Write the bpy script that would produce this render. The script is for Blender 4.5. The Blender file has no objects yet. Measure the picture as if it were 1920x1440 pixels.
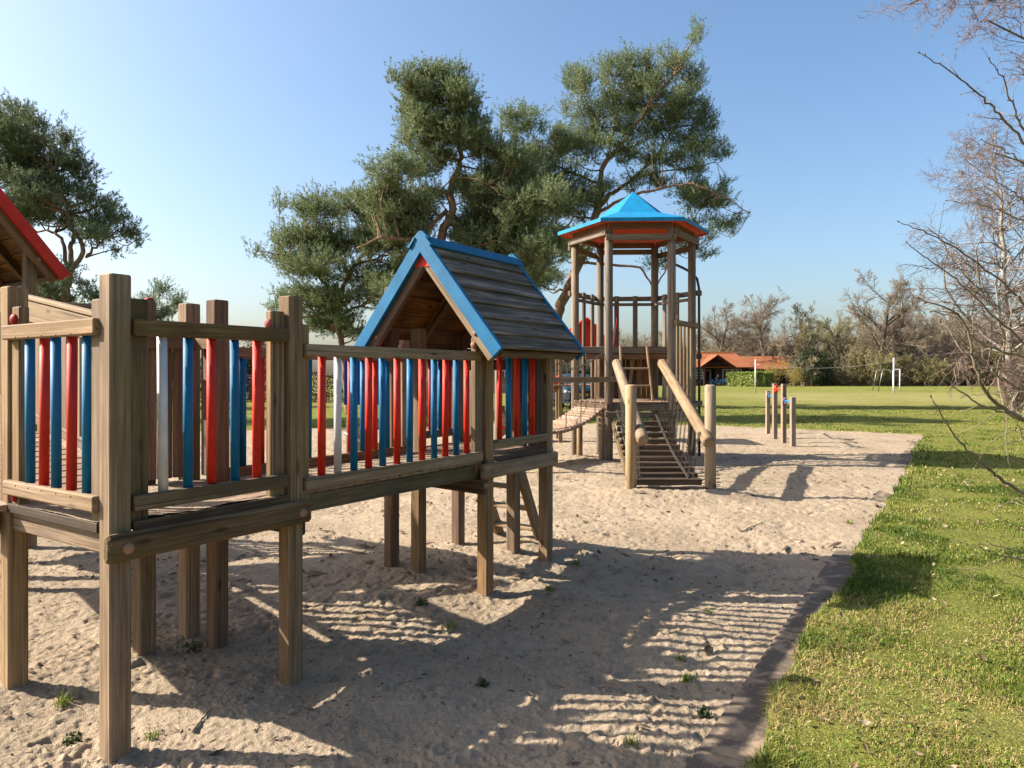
import bpy, math, random
import numpy as np
from mathutils import Matrix, Vector, Euler

rng = np.random.default_rng(7)
random.seed(7)
R = math.radians
scene = bpy.context.scene
col = scene.collection

# ------------------------------------------------------------------ camera, sky, sun, exposure
HORIZON, FPX, EYE = 701.0, 1340.0, 1.6          # horizon row and focal length in photo pixels, eye height
cam_data = bpy.data.cameras.new("camera")
cam_data.sensor_width = 36.0
cam_data.lens = 36.0 * FPX / 1920.0
cam_data.shift_y = -(720.0 - HORIZON) / 1920.0
cam_data.clip_start, cam_data.clip_end = 0.05, 5000.0
cam_data.dof.use_dof = True
cam_data.dof.focus_distance = 6.0
cam_data.dof.aperture_fstop = 16.0
cam = bpy.data.objects.new("camera", cam_data)
cam.location = (0, 0, EYE)
cam.rotation_euler = (R(90), 0, 0)
col.objects.link(cam)
scene.camera = cam

SUN_EL = 36.0
SUN_DIR = Vector((-0.997, 0.075, 0)).normalized() * math.cos(R(SUN_EL)) + Vector((0, 0, math.sin(R(SUN_EL))))
world = bpy.data.worlds.new("World")
scene.world = world
world.use_nodes = True
wn = world.node_tree
wn.nodes.clear()
sky = wn.nodes.new("ShaderNodeTexSky")
sky.sky_type = 'NISHITA'
sky.sun_disc = False
sky.sun_elevation = R(SUN_EL)
sky.sun_rotation = math.atan2(SUN_DIR.x, SUN_DIR.y)
sky.air_density, sky.dust_density, sky.ozone_density, sky.altitude = 1.0, 3.0, 2.0, 0
bg = wn.nodes.new("ShaderNodeBackground")
bg.inputs["Strength"].default_value = 0.0885
wo = wn.nodes.new("ShaderNodeOutputWorld")
tint = wn.nodes.new("ShaderNodeHueSaturation")          # clearer spring air than the sky model's default dust tone
tint.inputs['Saturation'].default_value = 1.13
tint.inputs['Value'].default_value = 1.02
tint.inputs['Hue'].default_value = 0.497
wn.links.new(sky.outputs[0], tint.inputs['Color'])
wn.links.new(tint.outputs[0], bg.inputs[0])
wn.links.new(bg.outputs[0], wo.inputs[0])
sun_data = bpy.data.lights.new("sun", 'SUN')
sun_data.energy = 5.0
sun_data.angle = R(0.53)
sun_data.color = (1.0, 0.93, 0.82)
sun = bpy.data.objects.new("sun", sun_data)
sun.rotation_euler = (-SUN_DIR).to_track_quat('-Z', 'Y').to_euler()
col.objects.link(sun)
scene.view_settings.view_transform = 'Standard'
scene.view_settings.look = 'None'
scene.view_settings.gamma = 1.0
scene.view_settings.exposure = 1.42
scene.cycles.max_bounces = 6
scene.cycles.transparent_max_bounces = 8

def at(px, py, Z):
    "photo pixel at a given depth -> world point"
    return Vector(((px - 960) / FPX * Z, Z, EYE - (py - HORIZON) / FPX * Z))

# ------------------------------------------------------------------ helpers
def tag(o, label=None, cat=None, group=None, kind=None):
    if label: o['label'] = label
    if cat: o['category'] = cat
    if group: o['group'] = group
    if kind: o['kind'] = kind
    return o

def empty(name, loc, label, cat, group=None, rz=0.0):
    o = bpy.data.objects.new(name, None)
    o.empty_display_size = 0.2
    o.location = loc
    o.rotation_euler = (0, 0, rz)
    col.objects.link(o)
    return tag(o, label, cat, group)

def np_mesh(name, V, faces, mat, smooth=False, attr=None, mats=None, fmat=None):
    "V (n,3); faces: list of (m,k) int arrays"
    me = bpy.data.meshes.new(name)
    V = np.asarray(V, dtype=np.float32)
    me.vertices.add(len(V))
    me.vertices.foreach_set('co', V.ravel())
    faces = [np.asarray(f, dtype=np.int32) for f in faces if len(f)]
    nl = sum(f.size for f in faces)
    npoly = sum(len(f) for f in faces)
    me.loops.add(nl)
    me.polygons.add(npoly)
    me.loops.foreach_set('vertex_index', np.concatenate([f.ravel() for f in faces]))
    starts, tot = [], 0
    for f in faces:
        starts.append(np.arange(len(f), dtype=np.int32) * f.shape[1] + tot)
        tot += f.size
    me.polygons.foreach_set('loop_start', np.concatenate(starts))
    if smooth:
        me.polygons.foreach_set('use_smooth', np.ones(npoly, dtype=bool))
    for m in (mats or [mat]):
        me.materials.append(m)
    if fmat is not None:
        me.polygons.foreach_set('material_index', np.asarray(fmat, dtype=np.int32))
    if attr is not None:
        a = me.attributes.new('tint', 'FLOAT', 'POINT')
        a.data.foreach_set('value', np.asarray(attr, dtype=np.float32))
    me.update(calc_edges=True)
    me.validate()
    return me

def obj(name, me, parent=None, M=None):
    o = bpy.data.objects.new(name, me)
    col.objects.link(o)
    if parent is not None: o.parent = parent
    if M is not None: o.matrix_basis = M
    return o

def sub(name, me, part, M):
    "sub-part: M is given in the thing's space"
    return obj(name, me, part, part.matrix_basis.inverted() @ M)

class MB:
    "collects shapes into one mesh"
    def __init__(s): s.v, s.f, s.n = [], [], 0
    def raw(s, V, F):
        V = np.asarray(V, float)
        s.v.append(V)
        s.f += [tuple(int(i) + s.n for i in f) for f in F]
        s.n += len(V)
    def box(s, lo, hi, c=0.0, M=None):
        lo, hi = np.array(lo, float), np.array(hi, float)
        m = Matrix.Translation(Vector((lo + hi) / 2))
        V, F = bar_shape(hi[0] - lo[0], hi[1] - lo[1], hi[2] - lo[2], c)
        V = V + np.array([(lo[0] + hi[0]) / 2, (lo[1] + hi[1]) / 2, lo[2]])
        if M is not None: V = np.array([M @ Vector(p) for p in V])
        s.raw(V, F)
        return s
    def bar(s, p0, p1, w, h, c=0.0, side=None):
        V, F = bar_shape(w, h, (Vector(p1) - Vector(p0)).length, c)
        M = frame(p0, p1, side)
        s.raw([M @ Vector(p) for p in V], F)
        return s
    def tube(s, pts, r, n=8, caps=True):
        V, F = tube_shape(pts, r, n, caps)
        s.raw(V, F)
        return s
    def mesh(s, name, mat, smooth=False):
        me = bpy.data.meshes.new(name)
        me.from_pydata(np.concatenate(s.v).tolist(), [], s.f)
        me.materials.append(mat)
        if smooth: me.polygons.foreach_set('use_smooth', [True] * len(me.polygons))
        me.update()
        return me
    def build(s, name, mat, parent=None, M=None, smooth=False):
        return obj(name, s.mesh(name, mat, smooth), parent, M)

def bar_shape(w, h, L, c):
    "bar along +Z from 0 to L with chamfered edges"
    a, b = w / 2, h / 2
    if c <= 0:
        V = [(-a, -b, 0), (a, -b, 0), (a, b, 0), (-a, b, 0), (-a, -b, L), (a, -b, L), (a, b, L), (-a, b, L)]
        return np.array(V), [(3, 2, 1, 0), (4, 5, 6, 7), (0, 1, 5, 4), (1, 2, 6, 5), (2, 3, 7, 6), (3, 0, 4, 7)]
    c = min(c, a * .9, b * .9, L * .4)
    def ring(k, z):
        A, B = a - k, b - k
        q = c
        return [(-A + q, -B, z), (A - q, -B, z), (A, -B + q, z), (A, B - q, z), (A - q, B, z), (-A + q, B, z), (-A, B - q, z), (-A, -B + q, z)]
    k = c * .75
    q = c
    V = ring(k * .8, 0) + ring(0, k) + ring(0, L - k) + ring(k * .8, L)
    F = [tuple(range(7, -1, -1)), tuple(range(24, 32))]
    for r in range(3):
        for i in range(8):
            j = (i + 1) % 8
            F.append((r * 8 + i, r * 8 + j, r * 8 + 8 + j, r * 8 + 8 + i))
    return np.array(V), F

def frame(p0, p1, side=None):
    p0, p1 = Vector(p0), Vector(p1)
    z = (p1 - p0).normalized()
    s = Vector(side) if side is not None else (Vector((1, 0, 0)) if abs(z.z) > .9 else z.cross(Vector((0, 0, 1))))
    x = (s - z * s.dot(z)).normalized()
    y = z.cross(x)
    M = Matrix((x, y, z)).transposed().to_4x4()
    M.translation = p0
    return M

def tube_shape(pts, r, n=8, caps=True):
    P = [Vector(p) for p in pts]
    if not hasattr(r, '__len__'): r = [r] * len(P)
    V, F = [], []
    t0 = (P[1] - P[0]).normalized()
    x = t0.orthogonal().normalized()
    for i, p in enumerate(P):
        t = (P[min(i + 1, len(P) - 1)] - P[max(i - 1, 0)]).normalized()
        x = (x - t * x.dot(t)).normalized()
        y = t.cross(x)
        for k in range(n):
            a = 2 * math.pi * k / n
            V.append(p + (x * math.cos(a) + y * math.sin(a)) * r[i])
    for i in range(len(P) - 1):
        for k in range(n):
            j = (k + 1) % n
            F.append((i * n + k, i * n + j, i * n + n + j, i * n + n + k))
    if caps:
        F.append(tuple(range(n - 1, -1, -1)))
        F.append(tuple((len(P) - 1) * n + k for k in range(n)))
    return np.array([tuple(v) for v in V]), F

_cache = {}
def beam(name, parent, p0, p1, w, h, mat, side=None, c=0.006, part=None, over=0.0):
    "a wooden member with its own axes: local Z runs along the grain"
    p0, p1 = Vector(p0), Vector(p1)
    if over:
        d = (p1 - p0).normalized() * over
        p0, p1 = p0 - d, p1 + d
    L = (p1 - p0).length
    key = ('b', round(w, 4), round(h, 4), round(L, 3), round(c, 4), mat.name)
    if key not in _cache:
        m = MB(); V, F = bar_shape(w, h, L, c); m.raw(V, F)
        _cache[key] = m.mesh(name, mat)
    M = frame(p0, p1, side)
    return sub(name, _cache[key], part, M) if part is not None else obj(name, _cache[key], parent, M)

def log(name, parent, p0, p1, r, mat, n=20, c=0.012, part=None):
    p0, p1 = Vector(p0), Vector(p1)
    L = (p1 - p0).length
    key = ('l', round(r, 4), round(L, 3), n, mat.name)
    if key not in _cache:
        m = MB().tube([(0, 0, 0), (0, 0, c), (0, 0, L * .5), (0, 0, L - c), (0, 0, L)], [r - c, r, r, r, r - c], n)
        me = m.mesh(name, mat)
        for p in me.polygons: p.use_smooth = len(p.vertices) == 4
        _cache[key] = me
    M = frame(p0, p1)
    return sub(name, _cache[key], part, M) if part is not None else obj(name, _cache[key], parent, M)

def cap_mesh(mat, r=.021):
    "domed bolt cap, axis +Z"
    key = ('cap', mat.name, r)
    if key not in _cache:
        prof = [(1.0, 0.0), (1.0, .25), (.93, .5), (.75, .72), (.45, .9), (0.15, .97)]
        n = 14
        V, F = [], []
        for (a, z) in prof:
            for k in range(n):
                t = 2 * math.pi * k / n
                V.append((a * r * math.cos(t), a * r * math.sin(t), z * r * .8))
        for i in range(len(prof) - 1):
            for k in range(n):
                F.append((i * n + k, i * n + (k + 1) % n, i * n + n + (k + 1) % n, i * n + n + k))
        F.append(tuple((len(prof) - 1) * n + k for k in range(n)))
        m = MB(); m.raw(V, F)
        _cache[key] = m.mesh('bolt_cap', mat, True)
    return _cache[key]

def bolt(part, p, d, mat, r=.021):
    p = Vector(p)
    return sub('bolt_cap', cap_mesh(mat, r), part, frame(p, p + Vector(d)))

# ---- noise
def _h(ix, iy, s):
    n = (ix.astype(np.int64) * 374761393 + iy.astype(np.int64) * 668265263 + s * 1442695041) & 0x7fffffff
    n = ((n ^ (n >> 13)) * 1274126177) & 0x7fffffff
    return ((n ^ (n >> 16)) & 0xffff) / 65535.0
def vnoise(x, y, s=0):
    x, y = np.asarray(x, float), np.asarray(y, float)
    ix, iy = np.floor(x), np.floor(y)
    fx, fy = x - ix, y - iy
    fx, fy = fx * fx * fx * (fx * (fx * 6 - 15) + 10), fy * fy * fy * (fy * (fy * 6 - 15) + 10)
    ix, iy = ix.astype(np.int64), iy.astype(np.int64)
    a, b = _h(ix, iy, s), _h(ix + 1, iy, s)
    c, d = _h(ix, iy + 1, s), _h(ix + 1, iy + 1, s)
    return (a * (1 - fx) + b * fx) * (1 - fy) + (c * (1 - fx) + d * fx) * fy
def fbm(x, y, s=0, o=4, g=.5):
    t, a, n = 0, 1, 0
    for i in range(o):
        t = t + a * vnoise(x * 2 ** i + 17.3 * i, y * 2 ** i - 9.1 * i, s + i)
        n += a; a *= g
    return t / n

# ------------------------------------------------------------------ materials
class NT:
    def __init__(s, name):
        s.m = bpy.data.materials.new(name); s.m.use_nodes = True
        s.t = s.m.node_tree
        s.b = s.t.nodes['Principled BSDF']
    def n(s, typ, **kw):
        x = s.t.nodes.new('ShaderNode' + typ)
        for k, v in kw.items():
            if k in x.inputs: x.inputs[k].default_value = v
            else: setattr(x, k, v)
        return x
    def l(s, a, b): s.t.links.new(a, b)
    def noise(s, vec, scale, detail=4, rough=.55, dist=0):
        x = s.n('TexNoise', Scale=scale, Detail=detail, Roughness=rough, Distortion=dist)
        if vec is not None: s.l(vec, x.inputs['Vector'])
        return x.outputs['Fac']
    def ramp(s, fac, stops):
        x = s.n('ValToRGB')
        e = x.color_ramp.elements
        while len(e) < len(stops): e.new(.5)
        for q, (p, c) in zip(e, stops):
            q.position = p
            q.color = (c, c, c, 1) if not hasattr(c, '__len__') else (*c, 1)
        s.l(fac, x.inputs['Fac'])
        return x.outputs['Color']
    def mix(s, fac, a, b, mode='MIX'):
        x = s.n('Mix', data_type='RGBA', blend_type=mode)
        for sock, v in ((x.inputs[0], fac), (x.inputs[6], a), (x.inputs[7], b)):
            if hasattr(v, 'is_output'): s.l(v, sock)
            elif hasattr(v, '__len__'): sock.default_value = (*v, 1)
            else: sock.default_value = v
        return x.outputs[2]
    def math(s, op, a, b=None):
        x = s.n('Math', operation=op)
        for i, v in enumerate((a, b)):
            if v is None: continue
            if hasattr(v, 'is_output'): s.l(v, x.inputs[i])
            else: x.inputs[i].default_value = v
        return x.outputs[0]
    def bump(s, h, strength, dist=.01):
        x = s.n('Bump', Strength=strength, Distance=dist)
        s.l(h, x.inputs['Height']); s.l(x.outputs[0], s.b.inputs['Normal'])
    def set(s, color=None, rough=.7, spec=None, metal=0, k=(.64, .63, .62)):
        if color is not None:
            color = s.mix(1.0, color, k, 'MULTIPLY') if hasattr(color, 'is_output') else tuple(a * b for a, b in zip(color, k))
            s.color = color
            if hasattr(color, 'is_output'): s.l(color, s.b.inputs['Base Color'])
            else: s.b.inputs['Base Color'].default_value = (*color, 1)
        if hasattr(rough, 'is_output'): s.l(rough, s.b.inputs['Roughness'])
        else: s.b.inputs['Roughness'].default_value = rough
        s.b.inputs['Metallic'].default_value = metal
        if spec is not None: s.b.inputs['Specular IOR Level'].default_value = spec
        return s.m

def wood(name, dark, mid, light, moss=.0, mosscol=(.13, .12, .025), stain=.45, gscale=1.0, crack=.6, knots=True, rough=.78, tone=(.85, .76, .695)):
    k = NT(name)
    tc = k.n('TexCoord'); oi = k.n('ObjectInfo')
    rnd = oi.outputs['Random']
    off = k.n('CombineXYZ')
    k.l(k.math('MULTIPLY', rnd, 7.3), off.inputs[0]); k.l(k.math('MULTIPLY', rnd, 13.1), off.inputs[1]); k.l(k.math('MULTIPLY', rnd, 41.7), off.inputs[2])
    ad = k.n('VectorMath', operation='ADD')
    k.l(tc.outputs['Object'], ad.inputs[0]); k.l(off.outputs[0], ad.inputs[1])
    def scaled(x, y, z):
        m = k.n('VectorMath', operation='MULTIPLY')
        k.l(ad.outputs[0], m.inputs[0]); m.inputs[1].default_value = (x, y, z)
        return m.outputs[0]
    g = gscale
    fine = k.noise(scaled(150 * g, 150 * g, 3.2 * g), 1, 4, .65, .5)
    band = k.noise(scaled(30 * g, 30 * g, .9 * g), 1, 3, .55, 1.0)
    blot = k.noise(scaled(5, 5, 2.0), 1, 5, .6, .4)
    f = k.math('ADD', k.math('MULTIPLY', fine, .55), k.math('MULTIPLY', band, .45))
    c = k.ramp(f, [(.36, dark), (.5, mid), (.64, light)])
    c = k.mix(k.ramp(blot, [(.38, stain), (.62, 0.0)]), c, k.mix(.5, dark, (dark[0] * .55, dark[1] * .55, dark[2] * .55)))
    # some boards greyer, some browner
    c = k.mix(k.math('MULTIPLY', k.ramp(rnd, [(.3, 0.0), (.9, 1.0)]), .25), c, k.mix(1.0, c, (.98, 1.0, 1.08), 'MULTIPLY'))
    hsv = k.n('HueSaturation'); k.l(c, hsv.inputs['Color'])
    k.l(k.math('ADD', k.math('MULTIPLY', k.math('FRACT', k.math('MULTIPLY', rnd, 17.0)), .40), .80), hsv.inputs['Value'])
    k.l(k.math('ADD', k.math('MULTIPLY', k.math('FRACT', k.math('MULTIPLY', rnd, 5.7)), .4), .82), hsv.inputs['Saturation'])
    c = hsv.outputs['Color']
    if knots:
        vo = k.n('TexVoronoi', Scale=1.0, Randomness=1.0)
        k.l(scaled(9, 9, 2.6), vo.inputs['Vector'])
        kn = k.ramp(vo.outputs['Distance'], [(.07, 1.0), (.15, 0.0)])
        c = k.mix(k.math('MULTIPLY', kn, .85), c, (dark[0] * .45, dark[1] * .4, dark[2] * .35))
    if crack:
        cr = k.noise(scaled(60 * g, 60 * g, .55), 1, 2, .4, .3)
        c = k.mix(k.math('MULTIPLY', k.ramp(cr, [(.345, 1.0), (.385, 0.0)]), crack), c, (dark[0] * .3, dark[1] * .28, dark[2] * .25))
    if moss:
        mo = k.noise(scaled(11, 11, 1.1), 1, 4, .6, .5)
        mm = k.math('MULTIPLY', k.ramp(mo, [(.5, 0.0), (.68, 1.0)]), moss)
        c = k.mix(mm, c, mosscol)
    k.bump(f, .35, .004)
    return k.set(c, rough, .25, k=tone)

M = {}
M['wood'] = wood('weathered_wood', (.15, .10, .056), (.285, .202, .122), (.42, .32, .21), moss=.30, mosscol=(.21, .175, .05))
M['wood_moss'] = wood('mossy_wood', (.085, .06, .032), (.17, .122, .068), (.27, .205, .125), moss=.55, mosscol=(.12, .10, .025), stain=.7)
M['wood_red'] = wood('brown_board', (.12, .072, .042), (.20, .125, .078), (.28, .185, .12), stain=.35)
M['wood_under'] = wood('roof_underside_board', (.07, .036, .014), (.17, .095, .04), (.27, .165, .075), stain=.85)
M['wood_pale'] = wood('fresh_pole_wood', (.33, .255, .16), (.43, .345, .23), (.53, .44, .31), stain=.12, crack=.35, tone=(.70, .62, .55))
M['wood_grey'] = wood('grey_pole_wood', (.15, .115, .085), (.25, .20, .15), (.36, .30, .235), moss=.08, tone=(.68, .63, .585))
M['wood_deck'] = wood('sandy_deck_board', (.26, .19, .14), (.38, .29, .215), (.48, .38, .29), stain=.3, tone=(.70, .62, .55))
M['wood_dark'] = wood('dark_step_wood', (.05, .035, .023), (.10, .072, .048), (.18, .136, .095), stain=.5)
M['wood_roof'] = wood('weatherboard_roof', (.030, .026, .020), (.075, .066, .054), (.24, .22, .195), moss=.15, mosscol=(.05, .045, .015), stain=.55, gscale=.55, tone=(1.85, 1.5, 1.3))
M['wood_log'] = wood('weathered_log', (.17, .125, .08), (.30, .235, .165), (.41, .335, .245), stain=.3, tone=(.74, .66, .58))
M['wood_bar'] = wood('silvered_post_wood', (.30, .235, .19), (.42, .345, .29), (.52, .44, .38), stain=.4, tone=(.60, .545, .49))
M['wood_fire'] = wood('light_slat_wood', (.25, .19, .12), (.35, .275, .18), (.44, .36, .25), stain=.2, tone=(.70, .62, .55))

def paint(name, base, rough=.52, wear=.22, wearcol=None, sc=1.0, tone=(.8, .76, .8)):
    k = NT(name)
    tc = k.n('TexCoord'); oi = k.n('ObjectInfo')
    ad = k.n('VectorMath', operation='ADD'); k.l(tc.outputs['Object'], ad.inputs[0]); k.l(oi.outputs['Random'], ad.inputs[1])
    v = ad.outputs[0]
    a = k.noise(v, 6 * sc, 5, .6); b = k.noise(v, 70 * sc, 3, .6)
    dk = tuple(x * .72 for x in base)
    c = k.mix(k.ramp(a, [(.35, 0.0), (.7, 1.0)]), base, dk)
    hsv = k.n('HueSaturation'); k.l(c, hsv.inputs['Color'])
    k.l(k.math('ADD', k.math('MULTIPLY', oi.outputs['Random'], .22), .9), hsv.inputs['Value'])
    c = hsv.outputs['Color']
    st = k.n('VectorMath', operation='MULTIPLY'); k.l(v, st.inputs[0]); st.inputs[1].default_value = (26, 26, 1.6)
    c = k.mix(k.math('MULTIPLY', k.ramp(k.noise(st.outputs[0], 1, 5, .65), [(.5, 0.0), (.72, 1.0)]), .42), c, tuple(x * .45 + .03 for x in base))
    wc = wearcol or tuple(min(1, x * .5 + .18) for x in base)
    c = k.mix(k.math('MULTIPLY', k.ramp(b, [(.62, 0.0), (.75, 1.0)]), wear), c, wc)
    k.bump(a, .06, .004)
    return k.set(c, k.ramp(a, [(.3, rough), (.7, min(1, rough + .18))]), .28, k=tone)
M['blue'] = paint('blue_paint', (.002, .205, .43), tone=(.5, .60, .62))
M['blue_roof'] = paint('blue_plastic_roof', (.004, .29, .60), .48, .2, tone=(.6, .60, .58))
M['red'] = paint('red_paint', (.74, .030, .008))
M['red_orange'] = paint('red_underside', (.66, .09, .02), .5)
M['white'] = paint('white_paint', (.66, .64, .60), .45)
M['navy'] = paint('navy_plastic', (.006, .02, .17), .45)
M['cap'] = paint('faded_red_cap', (.40, .10, .08), .6, .5, (.5, .3, .26), 4)
M['cap_red'] = paint('red_cap', (.42, .012, .014), .5, .2, None, 4)
M['cap_tan'] = paint('tan_cap', (.38, .20, .12), .6, .5, (.5, .35, .25), 4)
M['steel'] = NT('galvanised_steel').set((.42, .42, .43), .42, metal=.9)
M['steel_dark'] = NT('dark_steel').set((.09, .085, .08), .5, metal=.8)
M['chain'] = NT('rusty_chain').set((.15, .125, .105), .55, metal=.7)
M['bolt_dark'] = NT('dark_bolt').set((.035, .03, .028), .5)
M['black'] = NT('black_rubber').set((.012, .012, .012), .8)

# ------------------------------------------------------------------ ground: lawn sheet, sand, edging
SAND = [(.95 - .6233 * 6.5, 2.9 - 6.5), (10.86, 18.8), (6.4, 22.3), (0.5, 23.2), (-7.7, 20.4), (-14, 18.5), (-17, 8), (-12, -6)]
SPX, SPY = np.array([p[0] for p in SAND]), np.array([p[1] for p in SAND])
def poly_dist(x, y):
    "signed distance to the sand outline, positive inside"
    d = np.full(np.shape(x), 1e9); ins = np.zeros(np.shape(x), bool)
    n = len(SPX)
    for i in range(n):
        x0, y0, x1, y1 = SPX[i], SPY[i], SPX[(i + 1) % n], SPY[(i + 1) % n]
        ex, ey = x1 - x0, y1 - y0
        t = np.clip(((x - x0) * ex + (y - y0) * ey) / (ex * ex + ey * ey), 0, 1)
        d = np.minimum(d, np.hypot(x - x0 - t * ex, y - y0 - t * ey))
        cr = ((y0 > y) != (y1 > y)) & (x < (x1 - x0) * (y - y0) / (y1 - y0 + 1e-12) + x0)
        ins ^= cr
    return np.where(ins, d, -d)
def edge_wobble(x, y):
    return (fbm(x * 1.1, y * 1.1, 31, 3) - .5) * .22 + (fbm(x * 6, y * 6, 37, 2) - .5) * .07
FX, FY = -1.668, 2.965                                # climbing frame origin
TX, TY = 2.30, 13.55                                  # tower centre
MOUNDS = [(1.54, 9.28, .55, .10), (2.58, 9.28, .5, .09), (1.7, 12.5, .6, .10), (.1, 6.4, .8, .07), (-2.0, 3.9, .7, .03), (-2.6, 3.3, .5, .05), (1.2, 13.4, .5, .08), (-.8, 5.9, .6, .05), (3.4, 13.3, .5, .08), (2.0, 8.9, .7, .05),
          (6.05, 15.5, .4, .03), (-1.1, 3.7, .35, -.05), (-.17, 5.2, .3, -.03), (-1.66, 2.98, .35, -.02), (.5, 3.2, 1.0, .03), (.9, 4.6, .5, .05), (2.1, 10.5, .8, -.06)]
for (u_, v_) in ((.05, .05), (.05, 1.0), (.96, .05), (.68, .95), (.96, .96), (.98, .72), (2.74, .05), (3.6, .05), (2.75, .99), (3.65, 1.0), (2.79, .74), (3.63, .39), (4.2, .44), (4.2, .9)):
    MOUNDS.append((FX + u_ * .5519 - v_ * .8339, FY + u_ * .8339 + v_ * .5519, .13, .028)); MOUNDS.append((FX + u_ * .5519 - v_ * .8339 + .1, FY + u_ * .8339 + v_ * .5519 - .12, .2, -.022))
fr = np.random.default_rng(5)
PRINTS = []
for _ in range(5200):
    Z = 2.4 + 20 * fr.random() ** 1.5
    PX = fr.uniform(-.8, .78) * Z + .3
    if fbm(np.array([PX * .9]), np.array([Z * .9]), 43, 2)[0] + fr.uniform(-.12, .12) < .47: continue
    PRINTS.append((PX, Z, fr.uniform(.022, .085), fr.uniform(.35, 1.0), fr.uniform(0, math.pi), fr.uniform(.005, .021) * (.62 if Z < 5 else 1)))
def sand_h(x, y):
    h = (fbm(x * .55, y * .55, 3, 3) - .5) * .10 + (fbm(x * 2.1, y * 2.1, 8, 3) - .5) * .034
    h = h + (fbm(x * 7.5, y * 7.5, 12, 6, .68) - .5) * .022
    cre = np.abs(fbm(x * 6.5, y * 6.5, 47, 3, .55) - .5) * 2
    h = h - .016 * np.clip(1 - cre * 3.2, 0, 1) ** 2 * np.clip(2.2 * fbm(x * .8, y * .8, 49, 2) - .5, 0, 1)
    lump = fbm(x * 19, y * 19, 21, 3, .6)
    h = h + np.maximum(lump - .60, 0) * .045 * (0.4 + 1.2 * fbm(x * 1.3, y * 1.3, 55, 2))
    r = np.hypot(x, y)
    h = h + (fbm(x * 55, y * 55, 27, 2, .6) - .5) * .009 * np.clip(1.4 - r / 9, 0, 1)
    for (mx, my, mr, mh) in MOUNDS:
        h = h + mh * np.exp(-((x - mx) ** 2 + (y - my) ** 2) / (mr * mr))
    return h
def add_prints(x, y, h):
    for (px, py, r, asp, an, dp) in PRINTS:
        m = np.nonzero((np.abs(x - px) < r * 2.6) & (np.abs(y - py) < r * 2.6))[0]
        if not len(m): continue
        wq = (vnoise(x[m] * 28, y[m] * 28, 91) - .5) * r * 1.1; wr = (vnoise(x[m] * 28, y[m] * 28, 93) - .5) * r * 1.1
        dx, dy = x[m] - px + wq, y[m] - py + wr
        a, b = dx * math.cos(an) + dy * math.sin(an), -dx * math.sin(an) + dy * math.cos(an)
        d = np.hypot(a / r, b / (r * asp))
        h[m] += dp * (-np.exp(-(d * 1.05) ** 4) + .45 * np.exp(-((d - 1.3) / .25) ** 2))
    return h
def lawn_h(x, y):
    return .035 + (fbm(x * .35, y * .35, 61, 2) - .5) * .05 * np.clip(np.hypot(x, y) / 6, 0, 1) + (fbm(x * 3, y * 3, 64, 3) - .5) * .035
def fan(rmin, rmax, k, a0, a1, na, dmin):
    rs = [rmin]
    while rs[-1] < rmax: rs.append(rs[-1] + max(dmin, k * rs[-1] ** 2 / (715 * 1.6), rs[-1] * .0015))
    rs = np.array(rs); an = np.linspace(a0, a1, na)
    rr, aa = np.meshgrid(rs, an, indexing='ij')
    x, y = rr * np.sin(aa), rr * np.cos(aa)
    nr = len(rs)
    i = np.arange(nr - 1)[:, None] * na + np.arange(na - 1)[None, :]
    F = np.stack([i, i + na, i + na + 1, i + 1], -1).reshape(-1, 4)
    return x.ravel(), y.ravel(), F
# sand
sx, sy, SF = fan(1.2, 27, .38, R(-56), R(50), 860, .0095)
sd = poly_dist(sx, sy) + edge_wobble(sx, sy)
sh = add_prints(sx, sy, sand_h(sx, sy))
er = np.clip(sd / .5, 0, 1)
sh = sh * (.35 + .65 * er) + .005
sh = np.where(sd < 0, sh + sd * 1.0, sh)
keep = (sd[SF] > -.35).any(1)
used = np.unique(SF[keep]); remap = np.zeros(len(sx), int); remap[used] = np.arange(len(used))

k = NT('sand')
tc = k.n('TexCoord'); v = tc.outputs['Object']
n1 = k.noise(v, 1.1, 5, .6); n2 = k.noise(v, 9, 5, .65); n3 = k.noise(v, 130, 4, .7); n4 = k.noise(v, 420, 2, .6); n5 = k.noise(v, 38, 4, .7, .4)
c = k.ramp(n1, [(.35, (.41, .295, .195)), (.65, (.53, .39, .265))])
c = k.mix(k.ramp(n2, [(.52, 0.0), (.72, .5)]), c, (.30, .215, .14))
c = k.mix(k.ramp(n3, [(.60, 0.0), (.72, .85)]), c, (.15, .105, .07))
c = k.mix(k.ramp(n5, [(.60, 0.0), (.72, .6)]), c, (.20, .145, .10))
c = k.mix(k.ramp(n5, [(.28, .35), (.42, 0.0)]), c, (.62, .47, .33))
c = k.mix(k.ramp(n4, [(.35, .30), (.6, 0.0)]), c, (.26, .195, .14))
sp = k.n('TexVoronoi', Scale=55.0); k.l(v, sp.inputs['Vector'])
c = k.mix(k.math('MULTIPLY', k.ramp(sp.outputs['Distance'], [(.10, .9), (.17, 0.0)]), k.ramp(n2, [(.5, 0.0), (.6, 1.0)])), c, (.085, .06, .042))
hh = k.math('ADD', k.math('ADD', k.math('MULTIPLY', n2, .40), k.math('MULTIPLY', n5, .42)), k.math('MULTIPLY', n3, .12))
k.bump(hh, 1.0, .036)
M['sand'] = k.set(c, .95, .1, k=(.665, .70, .71))
V = np.stack([sx, sy, sh], 1)[used]
o = obj('sand', np_mesh('sand', V, [remap[SF[keep]]], M['sand'], True))
tag(o, kind='structure')
def ground_z(x, y):
    x, y = np.atleast_1d(np.asarray(x, float)), np.atleast_1d(np.asarray(y, float))
    d = poly_dist(x, y) + edge_wobble(x, y)
    s = sand_h(x, y) * (.35 + .65 * np.clip(d / .5, 0, 1)) + .005
    return np.where(d > 0, s, lawn_h(x, y))
def gz(x, y): return float(ground_z(x, y)[0])

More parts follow.
